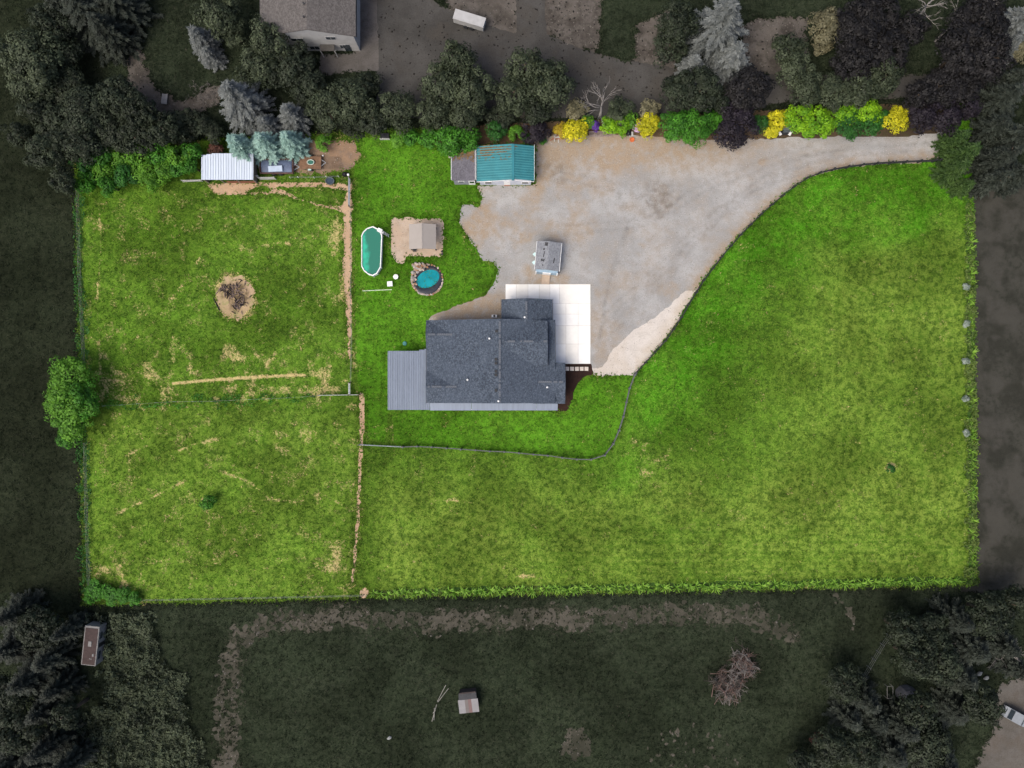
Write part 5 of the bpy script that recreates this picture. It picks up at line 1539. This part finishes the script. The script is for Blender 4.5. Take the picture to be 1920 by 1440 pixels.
# burn pile
bp = empty('burn_pile', P(441, 555), 'pile of charred wood on the round bare patch in the northwest paddock', 'burn pile')
CHAR = paint('charred_wood', (.018, .014, .017), .9, .5, 4)
ASHW = paint('ashy_wood', (.20, .15, .13), .95, .4, 4)
stick = [MB().tube([(-.5, 0, 0), (0, random.uniform(-.1, .1), .03), (.5, 0, 0)], [.06, .09, .04], 5).mesh('charred_stick', [CHAR, ASHW, CHAR, ASHW][_]) for _ in range(4)]
for k in range(150):
    cl = random.choice([(428, 538, 12), (450, 566, 14), (448, 575, 11), (432, 556, 12), (446, 538, 14), (422, 545, 12), (458, 556, 14)])
    p = P(random.gauss(cl[0], cl[2] * .5), random.gauss(cl[1], cl[2] * .5))
    s_ = random.uniform(.3, .95); link('charred_stick', random.choice(stick), bp, (p.x - bp.location.x, p.y - bp.location.y, random.uniform(.04, .2)), (0, random.uniform(-.2, .2), random.uniform(0, 6)), (s_, s_, s_))
a, b = P(401, 559), P(412, 582); tag(MB().tube([(a.x, a.y, .1), (b.x, b.y, .1)], .09, 6).build('fallen_post', CHAR), 'dark fallen post beside the burn pile', 'post')

# ---------------------------------------------------------------- things on the north edge of the yard
PALLET = paint('grey_pink_pallet_wood', (.33, .27, .25), .9, .3, 3)
for i, (a, rz_) in enumerate([(1110, .1), (1121, -.05), (1132, .06), (1142, -.1)]):
    p = P(a, 251.5); t_ = empty('wooden_pallet', p, 'weathered wooden pallet, %s in the row under the lime shrubs' % ['leftmost', 'second', 'third', 'rightmost'][i], 'pallet', 'pallets under the lime shrubs')
    for k in range(5): MB().box((p.x - .38 + k * .19, p.y, .14 + i * .01), (.1, .82, .03), rz_).build('slat', PALLET, t_)
    for dy in (-.36, .36): MB().box((p.x, p.y + dy, .06), (.86, .09, .1)).build('bearer', PALLET, t_)
p = P(1178, 249); dm = empty('black_drum', p, 'black drum lying beside the pink flowering shrub', 'drum')
MB().tube([(p.x, p.y - .55, .38), (p.x, p.y - .5, .38), (p.x, p.y + .5, .38), (p.x, p.y + .55, .38)], [.3, .38, .38, .3], 14).build('drum', paint('black_plastic', (.012, .012, .015), .35), dm, True)
p = P(1185, 256); tag(MB().box((p.x, p.y, .25), (1.1, .1, .08), .05).box((p.x, p.y + .35, .25), (.3, .65, .07)).box((p.x, p.y, .1), (.1, .1, .3)).build('saw_horse', PALEWOOD), 'small pale timber frame in front of the black drum', 'frame')
p = P(1184.5, 263); tag(MB().lathe((p.x, p.y, 0), [(.3, 0), (.38, .28), (.4, .3), (.33, .3), (.28, .08)], 16).build('orange_pot', paint('orange_clay', (.62, .17, .06), .8)), 'orange clay bowl on the ground below the black drum', 'bowl')
p = P(1045, 257); t_ = empty('timber_stack', p, 'reddish stack of loose boards beside the golden shrub', 'stack of boards')
for k in range(9): MB().box((p.x + random.uniform(-.7, .7), p.y + random.uniform(-.5, .5), .06 + k * .045), (random.uniform(1.0, 1.9), .14, .04), random.choice([0, 0, 1.57, .6]) + random.uniform(-.15, .15)).build('board', random.choice([PALLET, paint('red_board', (.33, .13, .08), .85, .3, 3), PALEWOOD]), t_)
p = P(1469, 246); ct = empty('garden_cart', p, 'small cart with dark roof and white fenders parked under the yellow shrubs', 'cart')
MB().box((p.x, p.y + .1, .5), (1.1, 1.6, .5)).build('body', DARKM, ct)
MB().box((p.x, p.y + .15, 1.62), (1.25, 1.3, .08)).build('roof', paint('dark_grey_roof', (.11, .13, .14), .4), ct)
MB().box((p.x, p.y - .56, 1.25), (1.1, .05, .65), 0, .3).build('windscreen', paint('smoky_glass', (.25, .3, .32), .15), ct)
for dx in (-.55, .55):
    for dy in (-.5, .75): MB().tube([(p.x + dx, p.y + dy, .38), (p.x + dx, p.y + dy, 1.6)], .03, 5).build('pillar', DARKM, ct)
for s_ in (-1, 1):
    MB().box((p.x + s_ * .85, p.y - .5, .62), (.42, .8, .12), -s_ * .55).build('fender', WHITE, ct)
    for dy in (-.5, .7): MB().tube([(p.x + s_ * .62, p.y + dy, .27), (p.x + s_ * .8, p.y + dy, .27)], .26, 12).build('wheel', DARKM, ct)

# ---------------------------------------------------------------- the grey neighbourhood: house, trailers, hutch, piles
nh = empty('neighbour_house', P(577, 60), 'two-storey neighbouring house with grey shingle roof and white gable wall', 'house')
DSH = shingle_mat('dull_shingle', (.085, .078, .074), (.125, .115, .11), (.16, .15, .145))
DWHITE = paint('dull_white_siding', (.36, .36, .36), .8, .1, 1)
xs = [P(489, 0, 5.3).x, P(575, 0, 7.4).x, P(665, 0, 5.3).x]
ys0 = P(0, 66, 5.6).y; yN = P(0, -110, 5.5).y
m = MB(); pr = lambda y: [(xs[0] - .15, y, 5.25), (xs[1], y, 7.4), (xs[2] + .15, y, 5.25), (xs[2] + .15, y, 5.05), (xs[1], y, 7.2), (xs[0] - .15, y, 5.05)]
m.loft(pr(yN), pr(ys0)); nroof = m.build('roof', DSH, nh)
ys = ys0 + .25
m = MB(); pw = lambda y: [(xs[0] + .3, y, -.1), (xs[2] - .3, y, -.1), (xs[2] - .3, y, 5.15), (xs[1], y, 7.17), (xs[0] + .3, y, 5.15)]
m.loft(pw(yN - .3), pw(ys)); m.build('wall', DWHITE, nh)
for (a, b, wd, hg) in [(557, 74, 1.9, .6), (620, 71, 1.5, .55), (631, 71, .0, .0), (590, 89, 1.5, .7), (643, 87, .9, .8), (548, 91, 1.2, .7)]:
    if wd == 0: continue
    # height on the wall from its plan reading
    z = ALT - (ys) / ((720 - b) * S) * ALT; p = P(a, b, z)
    fr = MB().box((p.x, ys - .02, z), (wd + .14, .06, hg + .3)).build('window', DWHITE, nh)
    for q in (-.25, .25): MB().box((p.x + q * wd, ys - .06, z), (wd * .44, .04, hg + .16)).build('pane', GLASS, fr)
p = P(655, 100); dr = MB().box((P(652, 95, 1).x, ys - .03, 1.0), (.95, .08, 2.1)).build('door', GLASS, nh)
dk = MB().box((P(617, 98, 1.2).x, ys - .55, 2.2), (2.2, 1.0, .12)).build('deck', paint('dull_deck', (.07, .065, .06), .9), nh)
for dx in (-1.1, 1.1): MB().box((P(617, 98, 1.2).x + dx, ys - 1.0, 1.1), (.12, .12, 2.2)).build('deck_post', DWHITE, dk)
for x in xs[::2]: MB().tube([(x + (.2 if x > xs[1] else -.2), yN, 5.02), (x + (.2 if x > xs[1] else -.2), ys0, 5.02)], .08, 6).build('gutter', DARKM, nh)
for (a, b, z) in ((570, 8, 7.3), (570, 33, 7.25)): p = P(a, b, z); MB().lathe((p.x, p.y, z - .2), [(.1, 0), (.1, .6), (.14, .62), (.02, .68)], 8).build('vent_pipe', DARKM, nroof)

vt = empty('box_trailer', P(880, 34), 'long white box trailer parked on the asphalt lot', 'trailer')
c = P(880, 34, 1.9); rz_ = R(-17)
def loc(c, rz, lx, ly, z): return (c.x + lx * math.cos(rz) - ly * math.sin(rz), c.y + lx * math.sin(rz) + ly * math.cos(rz), z)
DW2 = paint('dull_white_panel', (.33, .33, .33), .6, .12, 1)
MB().box(loc(c, rz_, 0, 0, 1.2), (4.9, 1.5, 1.3), rz_).build('body', DW2, vt)
MB().box(loc(c, rz_, 0, 0, 1.88), (5.0, 1.6, .06), rz_).build('roof', paint('dull_white_roof', (.40, .40, .40), .6, .1, 1), vt)
for lx in (-.5, .5):
    for ly in (-.8, .8): a = loc(c, rz_, lx, ly - .1, .36); b = loc(c, rz_, lx, ly + .1, .36); MB().tube([a, b], .36, 12).build('wheel', DARKM, vt)
a = loc(c, rz_, -2.4, 0, .5); b = loc(c, rz_, -3.3, 0, .5); MB().tube([a, b], .06, 6).build('drawbar', DARKM, vt)

cp = empty('camper_trailer', P(172, 1210), 'old white camper with rusty brown roof in the brambles', 'camper')
c = P(169, 1211, 2.5); rz_ = R(-6)
CW = paint('dull_camper_white', (.20, .195, .19), .7, .2, 2); CR = paint('rusty_brown_roof', (.055, .036, .034), .8, .3, 2)
MB().box(loc(c, rz_, 0, 0, 1.4), (2.2, 6.1, 2.0), rz_).build('body', CW, cp)
MB().box(loc(c, rz_, 0, 0, 2.43), (2.26, 6.15, .08), rz_).build('roof_edge', CW, cp)
rfp = MB().box(loc(c, rz_, 0, -.1, 2.49), (1.95, 5.7, .05), rz_).build('roof', CR, cp)
for (lx, ly, a, b) in [(-.05, .3, .5, .8), (.6, -1.4, .25, .4), (.3, -2.0, .4, .1)]: MB().box(loc(c, rz_, lx, ly, 2.54), (a, b, .08), rz_).build('roof_hatch', CW, rfp)
for (ly, ln) in [(1.5, 1.0), (-1.6, 1.2)]: MB().box(loc(c, rz_, 1.12, ly, 1.7), (.06, ln, .6), rz_).build('window', GLASS, cp)
MB().box(loc(c, rz_, 1.12, 0, 1.25), (.05, .65, 1.7), rz_).build('door', paint('dark_camper_door', (.02, .02, .02), .6), cp)
for ly in (-.8,):
    for lx in (-1.0, 1.0): MB().tube([loc(c, rz_, lx - .1, ly, .35), loc(c, rz_, lx + .1, ly, .35)], .34, 12).build('wheel', DARKM, cp)
MB().tube([loc(c, rz_, 0, 3.0, .5), loc(c, rz_, .2, 4.0, .5)], .06, 6).build('drawbar', GALV, cp)

hu = empty('striped_hutch', P(878, 1316), 'small hutch with grey metal roof and a dull red stripe', 'hutch')
c = P(878, 1318, 1.6); rz_ = R(6)
HM = [paint('dull_grey_roof_sheet', (.22, .215, .22), .6, .1, 1), paint('dull_taupe_sheet', (.135, .12, .115), .6, .1, 1), paint('dull_red_sheet', (.15, .095, .09), .6, .1, 1)]
MB().box(loc(c, rz_, 0, .1, .7), (2.6, 3.0, 1.4), rz_).build('wall', paint('dull_hutch_boards', (.05, .04, .038), .9), hu)
for i, k in enumerate((0, 0, 1, 2, 0, 0)):
    lx = -1.3 + .52 * i
    for (y0, y1, z0, z1) in ((.62, -1.62, 1.75, 1.45),): 
        A = [loc(c, rz_, lx - .258, y0, z0), loc(c, rz_, lx + .258, y0, z0), loc(c, rz_, lx + .258, y0, z0 - .04), loc(c, rz_, lx - .258, y0, z0 - .04)]
        Bq = [loc(c, rz_, lx - .258, y1, z1), loc(c, rz_, lx + .258, y1, z1), loc(c, rz_, lx + .258, y1, z1 - .04), loc(c, rz_, lx - .258, y1, z1 - .04)]
        MB().loft(A[::-1], Bq[::-1]).build('roof_panel', HM[k], hu)
A = [loc(c, rz_, -1.45, .62, 1.75), loc(c, rz_, 1.4, .62, 1.75), loc(c, rz_, 1.4, .62, 1.7), loc(c, rz_, -1.45, .62, 1.7)]; Bq = [loc(c, rz_, -1.4, 1.5, 1.35), loc(c, rz_, 1.35, 1.5, 1.35), loc(c, rz_, 1.35, 1.5, 1.3), loc(c, rz_, -1.4, 1.5, 1.3)]
MB().loft(A, Bq).build('back_roof', paint('dull_dark_sheet', (.07, .07, .072), .6), hu)
BP = paint('dull_pole', (.24, .235, .21), .7)
for i, (a, b, d, e) in enumerate([(836, 1284, 820, 1315), (841, 1290, 821, 1316), (819, 1320, 810, 1352), (815, 1326, 814, 1349), (817, 1330, 812, 1336)]):
    p, q = P(a, b), P(d, e); tag(MB().tube([(p.x, p.y, .08 + .05 * i), (q.x, q.y, .08 + .04 * i)], .06, 6).build('loose_pole', BP), 'pale loose pole left of the striped hutch, %s' % ['uppermost', 'second from the top', 'longest of the lower ones', 'right one of the lower ones', 'shortest'][i], 'pole', 'loose poles by the hutch')
p = P(730, 1383); tag(rl := link('white_stone', rock_mesh(77, paint('dull_white_stone', (.30, .31, .29), .8)), None, (p.x, p.y, .12), (0, 0, .5), (.9, .6, .5)), 'lone whitish stone in the south field', 'stone')
bpile = empty('brush_pile', P(1372, 1268), 'heap of cut reddish branches in the south field', 'brush pile')
BR = [paint(nm, c_, .9, .35, 3) for nm, c_ in (('dull_red_brush', (.13, .085, .072)), ('dull_grey_brush', (.165, .15, .138)), ('dull_dark_brush', (.05, .042, .036)))]
def branch_mesh(i):
    g = random.Random(i); m = MB(); m.tube([(-1, 0, 0), (-.3, g.uniform(-.2, .2), .1), (.4, g.uniform(-.3, .3), .15), (1, g.uniform(-.4, .4), .05)], [.06, .05, .035, .015], 5)
    for k in range(6):
        x = g.uniform(-.4, .9); s_ = g.choice([-1, 1]); m.tube([(x, 0, .1), (x + g.uniform(.15, .4), s_ * g.uniform(.2, .5), g.uniform(0, .3)), (x + g.uniform(.4, .8), s_ * g.uniform(.4, .9), g.uniform(0, .35))], [.03, .02, .008], 4)
    return m.mesh('branch', BR[i % 3])
brs = [branch_mesh(i) for i in range(9)]
for k in range(170):
    cl = random.choice([(1352, 1270, 16, 22), (1365, 1295, 18, 22), (1390, 1238, 18, 18), (1378, 1275, 14, 25), (1400, 1250, 12, 12)])
    p = P(random.gauss(cl[0], cl[2] * .5), random.gauss(cl[1], cl[3] * .5))
    s_ = random.uniform(.7, 1.45); link('branch', random.choice(brs), bpile, (p.x - bpile.location.x, p.y - bpile.location.y, random.uniform(.1, 1.0)), (random.uniform(-.5, .5), random.uniform(-.35, .35), random.uniform(0, 6.28)), (s_,) * 3)
hpile = empty('bark_heap', P(390, 190), 'heap of pale split debris above the fan-leaved shrubs', 'debris heap')
for k in range(60):
    p = P(random.gauss(385, 14), random.gauss(180, 10)); s_ = random.uniform(.2, .5); link('piece', random.choice([brs[1], brs[4], brs[7]]), hpile, (p.x - hpile.location.x, p.y - hpile.location.y, random.uniform(.05, .5)), (0, 0, random.uniform(0, 6)), (s_,) * 3)
p = P(310, 187); tag(MB().box((p.x, p.y, .3), (.9, 1.6, .08), -.1).box((p.x - .3, p.y + .6, .15), (.08, .08, .3)).box((p.x + .3, p.y - .6, .15), (.08, .08, .3)).build('white_board', paint('dull_white_board', (.27, .26, .25), .7)), 'whitish board lying at the edge of the northwest wood', 'board')
p = P(1697, 1299); tc = empty('covered_load', p, 'grey tarpaulin covered heap under the lower right trees', 'tarp')
tm = MB().lathe((p.x, p.y, 0), [(1.7, 0), (1.55, .8), (1.2, 1.4), (.6, 1.7), (.1, 1.75)], 9, 1.0, .8); tm.build('tarp', paint('dull_grey_tarp', (.12, .12, .13), .7, .25, 1), tc)
p = P(1662.5, 1293); fm = empty('steel_stand', p, 'pale rectangular steel stand beside the grey tarpaulin heap', 'stand')
for (dx, dy, sx, sy) in ((-.45, 0, .06, 1.9), (.45, 0, .06, 1.9), (0, .95, .96, .06), (0, -.95, .96, .06)): MB().box((p.x + dx, p.y + dy, 1.0), (sx, sy, .06)).build('bar', paint('dull_frame_metal', (.2, .2, .19), .5), fm)
for dx in (-.45, .45):
    for dy in (-.95, .95): MB().box((p.x + dx, p.y + dy, .48), (.06, .06, .97)).build('leg', paint('dull_frame_metal', (.2, .2, .19), .5), fm)
p = P(1906, 1345); cr = empty('parked_car', p, 'whitish car cut by the right edge at the bottom', 'car')
c = P(1906, 1345, 1); rz_ = R(-28)
CWM = paint('dull_car_white', (.24, .26, .28), .35, .08)
m = MB()
prof = [(-2.1, .35), (-2.1, .75), (-1.3, .9), (-.8, 1.4), (.8, 1.42), (1.4, .95), (2.1, .85), (2.1, .35)]
m.loft([loc(c, rz_, a, -.85, b) for a, b in prof], [loc(c, rz_, a, .85, b) for a, b in prof]); m.build('body', CWM, cr)
MB().box(loc(c, rz_, -1.06, 0, 1.19), (.06, 1.5, .62), rz_, 0, .76).build('windscreen', GLASS, cr)
MB().box(loc(c, rz_, 1.13, 0, 1.2), (.06, 1.5, .62), rz_, 0, -.9).build('rear_window', GLASS, cr)
for lx in (-1.3, 1.3):
    for ly in (-.85, .85): MB().tube([loc(c, rz_, lx, ly - .1, .32), loc(c, rz_, lx, ly + .1, .32)], .32, 12).build('wheel', DARKM, cr)
for (a, b, lab) in ((1835, 1262, 'left pale bag by the dirt yard on the right edge'), (1848, 1270, 'right pale bag by the dirt yard on the right edge')):
    p = P(a, b); tag(link('feed_bag', rock_mesh(a, paint('dull_white_stone', (.30, .31, .29), .8)), None, (p.x, p.y, .2), (0, 0, .4), (1.0, .7, .5)), lab, 'bag')
